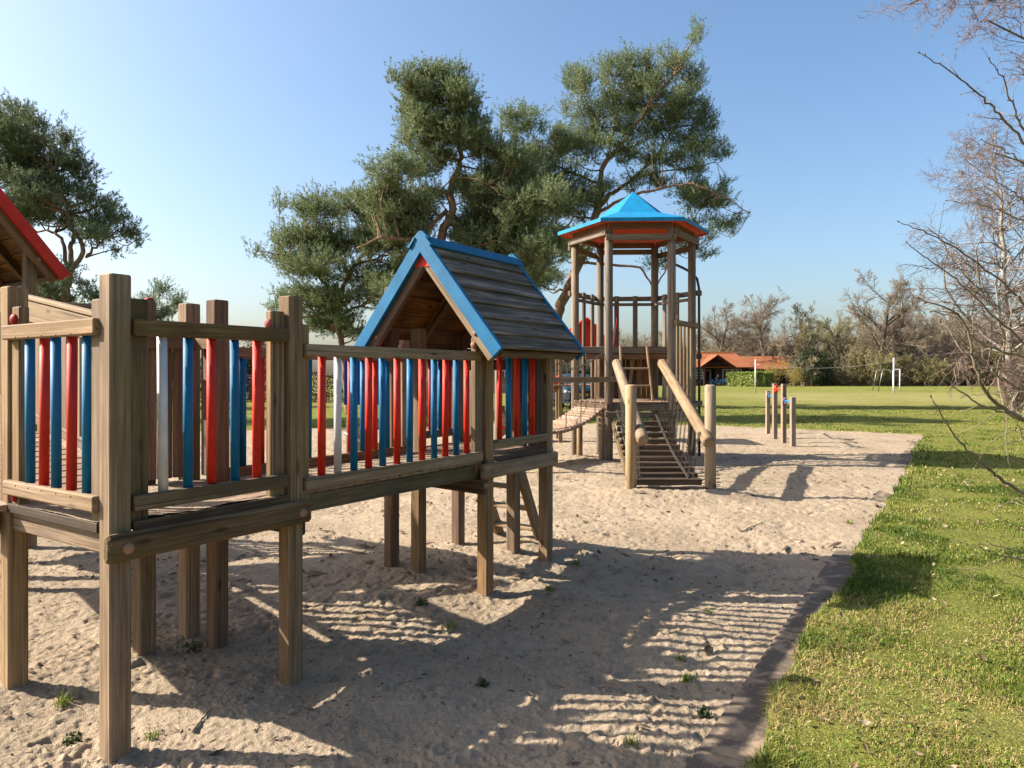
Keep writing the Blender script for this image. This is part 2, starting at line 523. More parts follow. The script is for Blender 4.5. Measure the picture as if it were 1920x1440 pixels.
# lawn: one sheet to the horizon, dipping under the sand
def lawn_sheet():
    xs, ys, F = fan(1.2, 30, 1.6, R(-60), R(60), 500, .02)
    far, farF = [], []
    x2, y2, F2 = fan(30, 2500, 1.2, R(-60), R(60), 160, .8)
    x3, y3, F3 = fan(1.2, 2500, 40, R(60), R(300), 40, .8)
    V, Fs, n = [], [], 0
    for (x, y, f) in ((xs, ys, F), (x2, y2, F2), (x3, y3, F3)):
        d = poly_dist(x, y) + edge_wobble(x, y)
        h = lawn_h(x, y)
        h = np.where(d > 0, h - np.minimum(d * 2.2, .5), h)
        V.append(np.stack([x, y, h], 1)); Fs.append(f + n); n += len(x)
    # close the middle under the camera
    V.append(np.array([[-3, -3, -.45], [3, -3, -.45], [3, 3, -.45], [-3, 3, -.45]])); Fs.append(np.array([[n, n + 1, n + 2, n + 3]]))
    return np.concatenate(V), Fs
k = NT('lawn')
tc = k.n('TexCoord'); v = tc.outputs['Object']
n1 = k.noise(v, .22, 5, .6, .5); n2 = k.noise(v, 1.7, 5, .65); n3 = k.noise(v, 28, 4, .7); n5 = k.noise(v, 90, 3, .7)
st = k.n('Mapping'); st.inputs['Scale'].default_value = (.12, .9, 1); k.l(v, st.inputs['Vector'])
n4 = k.noise(st.outputs[0], .5, 4, .6)
c = k.ramp(n2, [(.35, (.13, .17, .025)), (.62, (.21, .24, .045))])
c = k.mix(k.ramp(n1, [(.48, 0.0), (.70, .55)]), c, (.26, .25, .07))
c = k.mix(k.ramp(n4, [(.55, 0.0), (.72, .5)]), c, (.34, .29, .13))
c = k.mix(k.ramp(n3, [(.48, 0.0), (.66, .75)]), c, (.075, .075, .022))
c = k.mix(k.ramp(n5, [(.36, .7), (.5, 0.0)]), c, (.36, .30, .14))
# worn sandy patch round the volleyball court, a patch with a place of its own
sepn = k.n('SeparateXYZ'); k.l(v, sepn.inputs[0])
ya = k.ramp(k.math('DIVIDE', k.math('ABSOLUTE', k.math('SUBTRACT', sepn.outputs[1], 48.0)), 15.0), [(.45, 1.0), (1.0, 0.0)])
xa = k.ramp(k.math('DIVIDE', k.math('ABSOLUTE', k.math('SUBTRACT', sepn.outputs[0], 27.0)), 17.0), [(.5, 1.0), (1.0, 0.0)])
wn_ = k.ramp(k.noise(st.outputs[0], 1.6, 5, .65), [(.40, 0.0), (.62, 1.0)])
c = k.mix(k.math('MULTIPLY', k.math('MULTIPLY', ya, xa), k.math('MULTIPLY', wn_, .75)), c, (.44, .36, .21))
k.bump(k.math('ADD', n3, k.math('MULTIPLY', n5, .6)), .8, .05)
M['lawn'] = k.set(c, .95, .1, k=(.74, .72, .58))
LV, LF = lawn_sheet()
o = obj('lawn', np_mesh('lawn', LV, LF, M['lawn'], True))
tag(o, kind='structure')

# rubber tile edging, sunk between the sand and the turf
k = NT('rubber_tile')
tc = k.n('TexCoord'); v = tc.outputs['Object']
n1 = k.noise(v, 5, 5, .65, .6); n2 = k.noise(v, 160, 3, .6)
c = k.mix(k.ramp(n2, [(.4, 0.0), (.6, 1.0)]), (.125, .098, .076), (.19, .15, .118))
c = k.mix(k.ramp(n1, [(.50, 0.0), (.62, .9)]), c, (.45, .33, .22))
k.bump(n2, .5, .006)
M['rubber'] = k.set(c, .9, .2)
ex, ey = .5288, .8487                    # along the edge
px_, py_ = -ey, ex                       # into the sand
def edge_tile(t0, t1, off0, off1, lift):
    m = MB()
    n = 8
    V, F = [], []
    for i in range(n + 1):
        t = t0 + (t1 - t0) * i / n
        for j in range(5):
            o_ = off0 + (off1 - off0) * j / 4
            X, Y = .95 + ex * t + px_ * o_, 2.9 + ey * t + py_ * o_
            V.append((X, Y, .006 + lift))
    for i in range(n):
        for j in range(4):
            F.append((i * 5 + j, i * 5 + j + 1, i * 5 + j + 6, i * 5 + j + 5))
    b = len(V)
    V += [(x, y, z - .06) for (x, y, z) in V]
    for i in range(n):
        F.append((i * 5 + 5, i * 5, i * 5 + b, i * 5 + 5 + b)); F.append((i * 5 + 4, i * 5 + 9, i * 5 + 9 + b, i * 5 + 4 + b))
    F.append((0, 4, 4 + b, b)); F.append((n * 5 + 4, n * 5, n * 5 + b, n * 5 + 4 + b))
    m.raw(V, F)
    return m
edging_parts = []
em = MB()
for i, t in enumerate(np.arange(-2.5, 18.4, .502)):
    e = edge_tile(t, t + .496, -.03, .20, .0015 * math.sin(i * 1.7) + (.014 if t < 3.9 else -.004))
    em.raw(np.concatenate(e.v), e.f)
o = em.build('edging_strip', M['rubber']); tag(o, kind='structure')

# ------------------------------------------------------------------ climbing frame: deck, bridge, blue hut, red hut (one bolted frame)
A0 = R(90 - 33.5)
cf = empty('playground_climber', (FX, FY, 0), 'weathered wooden climbing frame with red and blue bars, slatted bridge and blue-edged hut roof', 'climbing frame', rz=A0)
PW = .092
def cf_world(u, v):
    return FX + u * math.cos(A0) - v * math.sin(A0), FY + u * math.sin(A0) + v * math.cos(A0)
def post(u, v, top, mat='wood', w=PW, bot=None):
    "u, v of the corner nearest the camera"
    X, Y = cf_world(u + w / 2, v + w / 2)
    b = gz(X, Y) - .12 if bot is None else bot
    return beam('post', cf, (u + w / 2, v + w / 2, b), (u + w / 2, v + w / 2, top), w, w, M[mat], side=(1, 0, 0), c=.007)
# posts of the near deck
p1 = post(0, 0, 2.02); pL = post(0, .951, 2.03); p2 = post(.918, 0, 2.01)
pA = post(.632, .905, 2.017, 'wood_moss'); pB = post(.912, .912, 2.02); pC = post(.936, .67, 2.03, 'wood_red')

# posts of the blue hut
h1 = post(2.69, 0, 1.90); h2 = post(3.558, 0, 1.90); h3 = post(2.70, .942, 2.30, 'wood_red'); h4 = post(3.60, .96, 2.30, 'wood_red')
h5 = post(2.74, .69, 1.96); h6 = post(3.58, .34, 2.1)

def rail(p0, p1, h=.07, t=.045, mat='wood', part=None):
    return beam('rail', cf, p0, p1, t, h, M[mat], c=.006)
def baluster(u, v, z0, z1, c, r=.0215):
    key = ('bal', c, round(z1 - z0, 3))
    if key not in _cache:
        m = MB().tube([(0, 0, 0), (0, 0, z1 - z0)], r, 18)
        me = m.mesh('baluster', M[c])
        for p in me.polygons: p.use_smooth = len(p.vertices) == 4
        _cache[key] = me
    o = obj('baluster', _cache[key], cf, Matrix.Translation((u + random.uniform(-.004, .004), v, z0)) @ Euler((random.uniform(-.006, .006), random.uniform(-.006, .006), random.random() * 6)).to_matrix().to_4x4())
    return o
def stile(u, v, z0, z1, w, d, mat='wood'):
    "w along u, d along v, centred"
    return beam('panel_stile', cf, (u, v, z0), (u, v, z1), w, d, M[mat], side=(1, 0, 0), c=.006)
B, D_, W = 'blue', 'red', 'white'
# left panel (in the v direction at u ~ .03)
s = stile(.035, .905, .955, 1.927, .045, .09); bolt(s, (.012, .905, 1.865), (-1, 0, 0), M['cap_red'], .027); bolt(s, (.012, .905, 1.0), (-1, 0, 0), M['cap_red'], .022)
s = stile(.035, .138, .93, 1.92, .045, .088)
r1 = rail((-.006, .96, 1.80), (-.006, .088, 1.80), .07, .038); r2 = rail((-.006, .95, 1.05), (-.006, .094, 1.05), .068, .038)
for r_ in (r1, r2):
    for j in range(5):
        vv = .78 - .133 * j
        zc = 1.775 if r_ is r1 else 1.07
        sub('screw', cap_mesh(M['bolt_dark'], .005), r_, frame((-.0235, vv + .03, zc), (-1, vv + .03, zc)))
for vv, c in ((.76, B), (.626, D_), (.4975, B), (.365, D_), (.2286, B)): baluster(.02, vv, 1.08, 1.768, c)
# front panel of the deck
s = stile(.138, .05, .93, 1.925, .088, .045, 'wood_moss'); s = stile(.868, .05, .94, 1.925, .088, .045)
bolt(s, (.824, .045, 1.858), (-1, 0, 0), M['cap'], .026)
rail((.10, .012, 1.80), (.905, .012, 1.80), .07, .045, 'wood_moss'); rail((.10, .012, 1.045), (.905, .012, 1.045), .068, .045, 'wood_moss')
for uu, c in ((.244, W), (.369, B), (.49, D_), (.613, B), (.737, D_)): baluster(uu, .03, 1.078, 1.766, c)
# bridge panels
for (v, mat) in ((.0, 'wood'), (.70, 'wood_red')):
    vf = v + .008 if v < .1 else v + .03
    s = stile(1.045, v + .05, .90, 1.867, .06, .045); s2 = stile(2.635, v + .05, .885, 1.862, .088, .045)
    bolt(s2, (2.591, v + .045, 1.808), (-1, 0, 0), M['cap_tan'], .024); bolt(s2, (2.635, v + .027, .925), (0, -1, 0), M['cap'], .024)
    rail((1.02, vf, 1.7275), (2.60, vf, 1.7275), .066, .045, mat); rail((1.02, vf, 1.0075), (2.63, vf, 1.0075), .066, .045, mat)
    if v < .1:
        for i, uu in enumerate(np.linspace(1.157, 2.484, 12)): baluster(uu, .026, 1.04, 1.697, W if i == 1 else (D_, B)[(i % 2) if i == 0 else ((i + 1) % 2 if i > 1 else 0)])
    else:
        for i in range(12): baluster(1.17 + .1255 * i, .735, 1.04, 1.697, (B, D_)[i % 2])
beam('stringer', cf, (1.0, .055, .90), (2.66, .055, .895), .045, .10, M['wood_moss']); beam('stringer', cf, (1.0, .72, .90), (2.66, .72, .895), .045, .10, M['wood_moss'])
for i in range(17):
    u0 = 1.02 + i * .0965
    beam('deck_board', cf, (u0 + .045, .02, .966), (u0 + .045, .76, .966), .0925, .028, M['wood_deck'], side=(1, 0, 0), c=.004)
# near deck
beam('deck_beam', cf, (-.03, -.024, .877), (1.03, -.024, .874), .046, .118, M['wood_moss'], c=.014)
db = [o for o in cf.children if o.name.startswith('deck_beam')][-1]
bolt(db, (.05, -.047, .872), (0, -1, 0), M['cap_tan'], .024); bolt(db, (.965, -.047, .872), (0, -1, 0), M['cap_tan'], .024)
beam('deck_beam', cf, (.045, .096, .89), (.045, .95, .89), .05, .11, M['wood'])
beam('deck_beam', cf, (.965, .096, .89), (.965, .95, .89), .05, .11, M['wood_moss']); beam('deck_beam', cf, (-.03, 1.07, .877), (1.03, 1.07, .874), .046, .118, M['wood_moss'])
beam('deck_beam', cf, (1.02, .02, .79), (1.02, .95, .79), .045, .11, M['wood_dark'])
for i in range(9):
    beam('deck_board', cf, (.025 if i not in (0,) else .1, .05 + i * .1, .951), (1.012 if i else .91, .05 + i * .1, .951), .095, .034, M['wood_deck'] if i else M['wood_dark'], c=.006)
beam('deck_edge', cf, (.006, .096, .948), (.006, .948, .948), .024, .042, M['wood_dark'], c=.003)
beam('deck_edge', cf, (.1, .006, .944), (.915, .006, .944), .012, .05, M['wood_dark'], c=.003)
# sand lying on the deck and the bridge
for (lo, hi, zz) in (((-.005, .1), (.92, .9), .969), ((.1, .02), (.92, .1), .9685), ((1.03, .06), (2.6, .69), .981)):
    n = 60
    gx, gy = np.meshgrid(np.linspace(lo[0], hi[0], n), np.linspace(lo[1], hi[1], n), indexing='ij')
    h = zz + (fbm(gx * 5, gy * 5, 71, 4) - .42) * .03
    i = np.arange(n - 1)[:, None] * n + np.arange(n - 1)[None, :]
    o = obj('sand_film', np_mesh('sand_film', np.stack([gx.ravel(), gy.ravel(), h.ravel()], 1), [np.stack([i, i + n, i + n + 1, i + 1], -1).reshape(-1, 4)], M['sand'], True), cf)
    tag(o, 'thin layer of pale sand trodden onto the deck')
# boarded corner at the back of the deck
for i, uu in enumerate((.665, .76, .855)): beam('panel_board', cf, (uu, .885, 1.0), (uu, .885, 1.78), .088, .022, M['wood_red'], side=(1, 0, 0))
for vv in (.72, .81): beam('panel_board', cf, (.975, vv, 1.0), (.975, vv, 1.78), .022, .085, M['wood_grey'], side=(1, 0, 0))
rail((.61, .845, 1.775), (.94, .845, 1.775), .07, .045, 'wood_red'); rail((.925, .872, 1.775), (.925, .675, 1.775), .07, .03, 'wood')
bolt(pA, (.70, .94, 2.017), (0, 0, 1), M['cap_red'], .024)
# ramp climbing from the back of the deck to the red hut, its right-hand side panel lit by the sun
def rampP(t, z): return (.655 + .29 * t, 1.0 + 3.2 * t, z + .50 * t)
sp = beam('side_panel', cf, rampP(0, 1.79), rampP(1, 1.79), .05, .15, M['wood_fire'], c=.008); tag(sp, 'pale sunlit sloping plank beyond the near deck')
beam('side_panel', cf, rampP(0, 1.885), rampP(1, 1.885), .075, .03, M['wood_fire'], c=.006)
beam('side_panel', cf, rampP(0, 1.05), rampP(1, 1.05), .045, .07, M['wood_grey'])
for i in range(14):
    t = .05 + i * .068
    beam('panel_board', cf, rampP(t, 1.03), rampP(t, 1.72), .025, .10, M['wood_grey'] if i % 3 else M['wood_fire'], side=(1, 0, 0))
for sgn in (0, 1):
    beam('ramp_beam', cf, (.61 - .68 * sgn + .0, 1.0, .86), (.90 - .68 * sgn, 4.2, 1.36), .05, .12, M['wood_dark'])
for i in range(27):
    t = i / 26
    u_, v_, z_ = rampP(t, .955)
    beam('deck_board', cf, (u_ - .74, v_, z_), (u_ - .02, v_, z_), .11, .03, M['wood_deck'], side=(0, 1, .15), c=.004)
beam('rail', cf, (.30 + .55, 2.95, 2.10), (1.55, 2.55, 2.10), .045, .085, M['wood_fire']); beam('rail', cf, (.85, 2.95, 1.97), (1.55, 2.55, 1.97), .045, .05, M['wood_grey'])
post(.80, 2.95, 2.22, 'wood_moss'); post(1.52, 2.50, 2.10, 'wood_grey')

# red-roofed hut, gable towards the camera
RC, RZ, RSL = 1.0, 3.325, 1.2
def slope_pt(c0, z0, sl, sgn, d, off=0):
    "point at horizontal distance d from the ridge, off = height above the plane along its normal"
    n = math.hypot(1, sl)
    return c0 + sgn * (d + off * sl / n), z0 - sl * d + off / n
def hut_roof(axis, c0, z0, sl, g0, g1, half, barge_mat, lab, eave_mat='wood_under', near_only=False):
    "axis 'u': ridge runs along u at v = c0; axis 'v': ridge along v at u = c0. g0/g1: gable positions, half: eave distance"
    P = (lambda a, c, z: (a, c, z)) if axis == 'u' else (lambda a, c, z: (c, a, z))
    L = math.hypot(half, half * sl)
    nb = 7
    made = {}
    for sgn in (-1, 1):
        rp = None
        for i in range(nb):
            d0, d1 = half * i / nb, half * (i + 1.12) / nb
            if i == nb - 1: d1 = half * 1.0
            dm = (d0 + d1) / 2
            c_, z_ = slope_pt(c0, z0, sl, sgn, dm, .012 + .016)
            nrm = Vector(P(0, sgn * sl, 1)).normalized()
            tilt = .13
            dirn = Vector(P(0, sgn, -sl)).normalized()
            sd_ = (dirn * math.cos(tilt) + nrm * math.sin(tilt))
            beam('roof_board', cf, P(g0 + .035, c_, z_), P(g1 - .035, c_, z_), (d1 - d0) * math.hypot(1, sl), .018, M['wood_roof'], side=sd_, c=.004)
            c2, z2 = slope_pt(c0, z0, sl, sgn, half * (i + .5) / nb, -.006)
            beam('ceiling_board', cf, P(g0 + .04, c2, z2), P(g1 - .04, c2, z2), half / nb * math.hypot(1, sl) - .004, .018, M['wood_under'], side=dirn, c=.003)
        # barge boards and rafters at both gables
        for gi, g in enumerate((g0, g1)):
            e = g + (.0175 if gi == 0 else -.0175) + (.0025 if sgn > 0 else 0)
            a_, za = slope_pt(c0, z0, sl, sgn, -.045, .0); b_, zb = slope_pt(c0, z0, sl, sgn, half * 1.01, .0)
            nv = Vector(P(0, sgn * sl, 1)).normalized()
            pa, pb = Vector(P(e, a_, za)) + Vector((0, 0, .0)), Vector(P(e, b_, zb))
            bb = beam('barge_board', cf, pa, pb, .10, .036, M[barge_mat], side=nv, c=.004)
            made[(sgn, gi)] = bb
            tag(bb, lab)
            ri = g + (.065 if gi == 0 else -.065)
            a_, za = slope_pt(c0, z0, sl, sgn, .06, -.068); b_, zb = slope_pt(c0, z0, sl, sgn, half * .99, -.068)
            rf = beam('rafter', cf, P(ri, a_, za), P(ri, b_, zb), .095, .045, M['wood_red' if sgn > 0 else 'wood_fire'], side=nv, c=.005)
            q_, zq = slope_pt(c0, z0, sl, sgn, half * .78, -.075)
            bolt(rf, P(ri + (-.022 if gi == 0 else .022), q_, zq), P(-1 if gi == 0 else 1, 0, 0), M['cap_tan'], .018)
        mid = (g0 + g1) / 2
        a_, za = slope_pt(c0, z0, sl, sgn, .05, -.045); b_, zb = slope_pt(c0, z0, sl, sgn, half * .97, -.045)
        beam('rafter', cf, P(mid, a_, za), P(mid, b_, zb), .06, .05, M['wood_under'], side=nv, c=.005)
        # eave fascia
        f_, zf = slope_pt(c0, z0, sl, sgn, half * .985, -.035)
        beam('eave_board', cf, P(g0 + .09, f_, zf), P(g1 - .09, f_, zf), .04, .05, M['wood_moss'], side=dirn, c=.005)
        # ridge cap
        c_, z_ = slope_pt(c0, z0, sl, sgn, .032, .058)
        rc = beam('ridge_cap', cf, P(g0 - .012, c_, z_), P(g1 + .012, c_, z_), .095, .02, M[barge_mat], side=dirn, c=.004); tag(rc, lab)
    # painted triangle under each gable peak
    for g, s_ in ((g0 + .037, 1), (g1 - .037, -1)):
        m = MB()
        zt = z0 - .02; hh = .16; ww = hh / sl
        V = [P(g, c0, zt), P(g, c0 - ww, zt - hh), P(g, c0 + ww, zt - hh)]
        V += [tuple(np.array(p) + np.array(P(.018 * s_, 0, 0))) for p in V]
        m.raw(V, [(0, 1, 2), (5, 4, 3), (0, 3, 4, 1), (1, 4, 5, 2), (2, 5, 3, 0)])
        m.build('gable_plate', M['red'], cf)
hut_roof('v', RC, RZ, RSL, 4.07, 5.35, .685, 'red', 'bright red painted roof trim of the left hut')
for (a_, b_) in ((.45, 4.22), (1.42, 4.22), (.45, 5.1), (1.42, 5.1)): post(a_, b_, 2.85, 'wood')
for i in range(11): beam('deck_board', cf, (.42, 4.2 + i * .098, 1.46), (1.54, 4.2 + i * .098, 1.46), .09, .034, M['wood_deck'])
for v_ in (4.19, 5.22): beam('deck_beam', cf, (.40, v_, 1.385), (1.56, v_, 1.385), .046, .118, M['wood'])
for u_ in (.44, 1.53):
    rail((u_, 4.3, 2.22), (u_, 5.12, 2.22)); rail((u_, 4.3, 1.56), (u_, 5.12, 1.56))
    for i in range(5): baluster(u_, 4.42 + .14 * i, 1.59, 2.19, (B, D_)[i % 2])

# blue hut
hut_roof('u', .45, 2.575, 1.2, 2.47, 3.72, .685, 'blue', 'bright blue painted roof trim of the middle hut')
for (a, b) in (((2.60, -.024, .895), (3.66, -.024, .895)), ((2.66, 1.07, .895), (3.70, 1.07, .895))):
    d = beam('deck_beam', cf, a, b, .046, .11, M['wood'], c=.012)
    bolt(d, (2.72, a[1] - .023, .893), (0, -1, 0), M['cap_tan'], .022); bolt(d, (3.61, a[1] - .023, .893), (0, -1, 0), M['cap_tan'], .022)
d = beam('deck_beam', cf, (2.655, -.01, .78), (2.655, .72, .80), .045, .11, M['wood_dark']); bolt(d, (2.655, -.012, .79), (0, -1, 0), M['cap_tan'], .022)
beam('deck_beam', cf, (3.60, .1, .89), (3.60, .95, .89), .05, .11, M['wood_moss'])
for i in range(10): beam('deck_board', cf, (2.665, .05 + i * .1, .968), (3.66, .05 + i * .1, .968), .095, .034, M['wood_deck'] if i else M['wood_dark'], c=.006)
# front bars of the hut
rail((2.785, .02, 1.075), (3.56, .02, 1.075), .065); rail((2.785, .02, 1.78), (3.56, .02, 1.78), .065, .045, 'wood_red')
for i, px in enumerate((937, 953.6, 968, 984, 998.6)):
    r_ = (px - 960) / FPX
    uu = (1.693 + 2.98 * r_) / (.552 - .834 * r_)
    baluster(uu, .03, 1.107, 1.75, (D_, B)[i % 2])
stile(3.52, .05, .98, 1.86, .06, .045, 'wood_dark'); 
# back and far wall of the hut
rail((2.79, 1.0, 1.075), (3.6, 1.0, 1.075), .065, .045, 'wood_red'); rail((2.79, 1.0, 1.78), (3.6, 1.0, 1.78), .065, .045, 'wood_red')
for i in range(6): baluster(2.86 + .13 * i, 1.0, 1.107, 1.75, (D_, B)[(i + 1) % 2])
for i in range(3): beam('panel_board', cf, (3.66, .05, 1.68 + .1 * i), (3.66, .92, 1.68 + .1 * i), .022, .095, M['wood_dark'])
beam('panel_board', cf, (3.575, .14, .99), (3.575, .14, 1.76), .022, .12, M['wood_dark'], side=(1, 0, 0)); beam('panel_board', cf, (3.575, .27, .99), (3.575, .27, 1.76), .022, .11, M['wood_dark'], side=(1, 0, 0))
# ladder down from the far side
for vv in (.44, .90):
    X, Y = cf_world(4.18, vv)
    beam('ladder_stile', cf, (4.18, vv, gz(X, Y) - .05), (3.67, vv, 1.02), .115, .04, M['wood'], side=(1, 0, .5), c=.006)
for i in range(4):
    t = (i + .8) / 5
    uu, zz = 4.18 - .51 * t, 1.02 * t
    beam('ladder_step', cf, (uu, .46, zz), (uu, .88, zz), .10, .035, M['wood_fire'], side=(1, 0, 0))

# ------------------------------------------------------------------ chains: real links
def chain_mesh(pts, pitch=.036, r=.0045, w=.0125, key=None, mat=None):
    "chain of alternating oval links along a polyline (thing space)"
    P = [Vector(p) for p in pts]
    seg = [(P[i + 1] - P[i]).length for i in range(len(P) - 1)]
    L = sum(seg)
    n = max(2, int(L / pitch))
    V, F = [], []
    na, nb = 8, 4
    cnt = 0
    for j in range(n):
        s = (j + .5) * L / n
        i = 0
        while i < len(seg) - 1 and s > seg[i]: s -= seg[i]; i += 1
        c = P[i].lerp(P[i + 1], s / seg[i])
        t = (P[i + 1] - P[i]).normalized()
        x = t.orthogonal().normalized(); y = t.cross(x)
        if j % 2: x, y = y, x
        a_len = pitch * .5 + r * 1.2
        for q in range(na):
            th = 2 * math.pi * q / na
            ctr = c + t * (math.cos(th) * a_len) + x * (math.sin(th) * w)
            rad = (t * (math.cos(th) * w) + x * (math.sin(th) * a_len)).normalized()
            for m in range(nb):
                ph = 2 * math.pi * m / nb
                V.append(tuple(ctr + rad * (math.cos(ph) * r) + y * (math.sin(ph) * r)))
        for q in range(na):
            for m in range(nb):
                F.append((cnt + q * nb + m, cnt + ((q + 1) % na) * nb + m, cnt + ((q + 1) % na) * nb + (m + 1) % nb, cnt + q * nb + (m + 1) % nb))
        cnt += na * nb
    mb = MB(); mb.raw(V, F)
    return mb.mesh('chain', mat or M['chain'], True)

# ------------------------------------------------------------------ hexagonal tower
tw = empty('climbing_tower', (TX, TY, 0), 'tall six-sided climbing tower with a blue pointed roof on round wooden poles', 'climbing tower')
HEX = [(-122.5 + 60 * i) for i in range(6)]
def hx(i, r, z=0.0):
    a = R(HEX[i % 6]); return Vector((r * math.cos(a), r * math.sin(a), z))
PR, PD = 1.10, .073
for i in range(6):
    p = hx(i, PR); g = gz(TX + p.x, TY + p.y)
    log('pole', tw, (p.x, p.y, g - .15), (p.x, p.y, 4.18), PD, M['wood_grey'])
def hbeam(name, i, z, h, t, out, ext, mat='wood_grey', part=None, j=None, **kw):
    j = i + 1 if j is None else j
    a, b = hx(i, PR, z), hx(j, PR, z)
    d = (b - a).normalized(); nrm = Vector((d.y, -d.x, 0))
    a, b = a - d * ext + nrm * out, b + d * ext + nrm * out
    o = beam(name, tw, a, b, t, h, M[mat], c=.008, **kw)
    return o, a, b, d, nrm
# ring beams at two levels under the roof
for i in range(6):
    zc = 3.995 if i % 2 == 0 else 4.085
    o, a, b, d, nrm = hbeam('ring_beam', i, zc, .105, .05, PD + .025, .06)
    for p in (a + d * .06, b - d * .06): bolt(o, p + nrm * .025, nrm, M['bolt_dark'], .018)
    hbeam('roof_plate', i, 4.205, .11, .04, .04, .0, 'wood_red')
# concave blue roof with a thin orange-red underside
rz = [(1.43, 4.235), (1.43, 4.30), (.70, 4.53), (.0, 5.055)]
V, F = [], []
for (r_, z_) in rz[:3]:
    for i in range(6): V.append(tuple(hx(i, r_, z_)))
V.append((0, 0, rz[3][1]))
for ring in range(2):
    for i in range(6): F.append((ring * 6 + i, ring * 6 + (i + 1) % 6, ring * 6 + 6 + (i + 1) % 6, ring * 6 + 6 + i))
for i in range(6): F.append((12 + i, 12 + (i + 1) % 6, 18))
m = MB(); m.raw(V, F); m.build('roof', M['blue_roof'], tw)
V, F = [], []
for (r_, z_) in ((1.425, 4.232), (1.40, 4.262), (.69, 4.50)):
    for i in range(6): V.append(tuple(hx(i, r_, z_)))
V.append((0, 0, 5.0))
for ring in range(2):
    for i in range(6): F.append((ring * 6 + (i + 1) % 6, ring * 6 + i, ring * 6 + 6 + i, ring * 6 + 6 + (i + 1) % 6))
for i in range(6): F.append((12 + (i + 1) % 6, 12 + i, 18))
m = MB(); m.raw(V, F); tag(m.build('roof_lining', M['red_orange'], tw), 'orange-red underside of the blue roof')
# lower deck
for i in range(6):
    hbeam('deck_beam', i, 1.005, .115, .05, -.03, -.07, 'wood_grey')
    if i in (0, 1, 2):
        o, a, b, d, nrm = hbeam('deck_beam', i, .885, .10, .05, PD + .02, .07)
        bolt(o, a + d * .05 + nrm * .025, nrm, M['bolt_dark'], .018); bolt(o, b - d * .05 + nrm * .025, nrm, M['bolt_dark'], .018)
for j in range(14):
    y = -.97 + j * .139 + .07
    hw = min(1.16, (1.0 - abs(y)) * .577 + .58)
    beam('deck_board', tw, (-hw, y, 1.085), (hw, y, 1.085), .132, .035, M['wood_deck'] if j else M['wood'], c=.005)
# upper half deck at the back
for j in range(7):
    y = -.02 + j * .139
    hw = min(1.05, (.98 - abs(y)) * .577 + .55)
    beam('deck_board', tw, (-hw, y + .06, 2.09), (hw, y + .06, 2.09), .132, .035, M['wood_dark'], c=.005)
beam('deck_beam', tw, (-1.04, -.05, 2.05), (1.04, -.05, 2.05), .05, .13, M['wood_grey'], c=.008)
beam('deck_beam', tw, (-.92, -.07, 1.92), (.92, -.07, 1.92), .04, .09, M['wood_red'], c=.008)
for i in (2, 3, 4):
    hbeam('deck_beam', i, 2.05, .15, .045, -.02, -.07, 'wood_red'); hbeam('rail', i, 3.13, .095, .05, PD + .02, .07); hbeam('rail', i, 3.0, .06, .04, -.05, -.06)
    a, b = hx(i, PR), hx(i + 1, PR)
    d = (b - a).normalized(); nrm = Vector((d.y, -d.x, 0))
    for t in (.36, .70):
        p = a.lerp(b, t) - nrm * .02
        o = beam('upright', tw, p + Vector((0, 0, 1.06)), p + Vector((0, 0, 3.175)), .095, .045, M['wood_grey'], side=d, c=.01)
        bolt(o, p - nrm * .023 + Vector((0, 0, 2.04)), -nrm, M['steel'], .02); bolt(o, p - nrm * .023 + Vector((0, 0, 3.10)), -nrm, M['steel'], .02)
# boarded back wall of the lower storey
a, b = hx(3, PR), hx(4, PR)
for q in range(9):
    p = a.lerp(b, .12 + q * .095); beam('panel_board', tw, p + Vector((0, -.09, 1.10)), p + Vector((0, -.09, 2.0)), .098, .02, M['wood_dark'] if 2 < q < 7 else M['wood_red'], side=(1, 0, 0), c=.004)
a, b = hx(2, PR), hx(3, PR)
d = (b - a).normalized()
for q in range(2): p = a.lerp(b, .12 + q * .1); beam('panel_board', tw, p + Vector((-.03, -.05, 1.10)), p + Vector((-.03, -.05, 2.0)), .098, .02, M['wood_red'], side=d, c=.004)
a, b = hx(4, PR), hx(5, PR)
p = a.lerp(b, .2); beam('panel_board', tw, p + Vector((0, 0, 1.10)), p + Vector((0, 0, 2.0)), .12, .02, M['wood_red'], side=d, c=.004)
# inner ladder between the decks
for x in (-.27, .23): beam('ladder_stile', tw, (x + (.05 if x > 0 else 0), -.42, 1.10), (x, -.14, 2.12), .035, .085, M['wood'], side=(1, 0, 0), c=.005)
for z_ in (1.38, 1.70): beam('ladder_step', tw, (-.26, -.42 + (z_ - 1.1) * .275, z_), (.24, -.42 + (z_ - 1.1) * .275, z_), .08, .035, M['wood_fire'], side=(0, 1, 0))
beam('brace', tw, (.02, .75, 1.1), (.13, .75, 1.9), .06, .03, M['wood_pale'], side=(1, 0, 0))
# slatted guard on the right front side
hbeam('rail', 1, 2.50, .095, .05, PD + .02, .06, 'wood')
hbeam('rail', 1, 1.02, .075, .05, PD + .02, .05, 'wood')
a, b = hx(1, PR), hx(2, PR); d = (b - a).normalized(); nrm = Vector((d.y, -d.x, 0))
for q in range(5):
    p = a.lerp(b, .14 + q * .175) + nrm * .045
    beam('slat', tw, p + Vector((0, 0, .99)), p + Vector((0, 0, 2.53)), .07, .028, M['wood_fire'], side=d, c=.004)
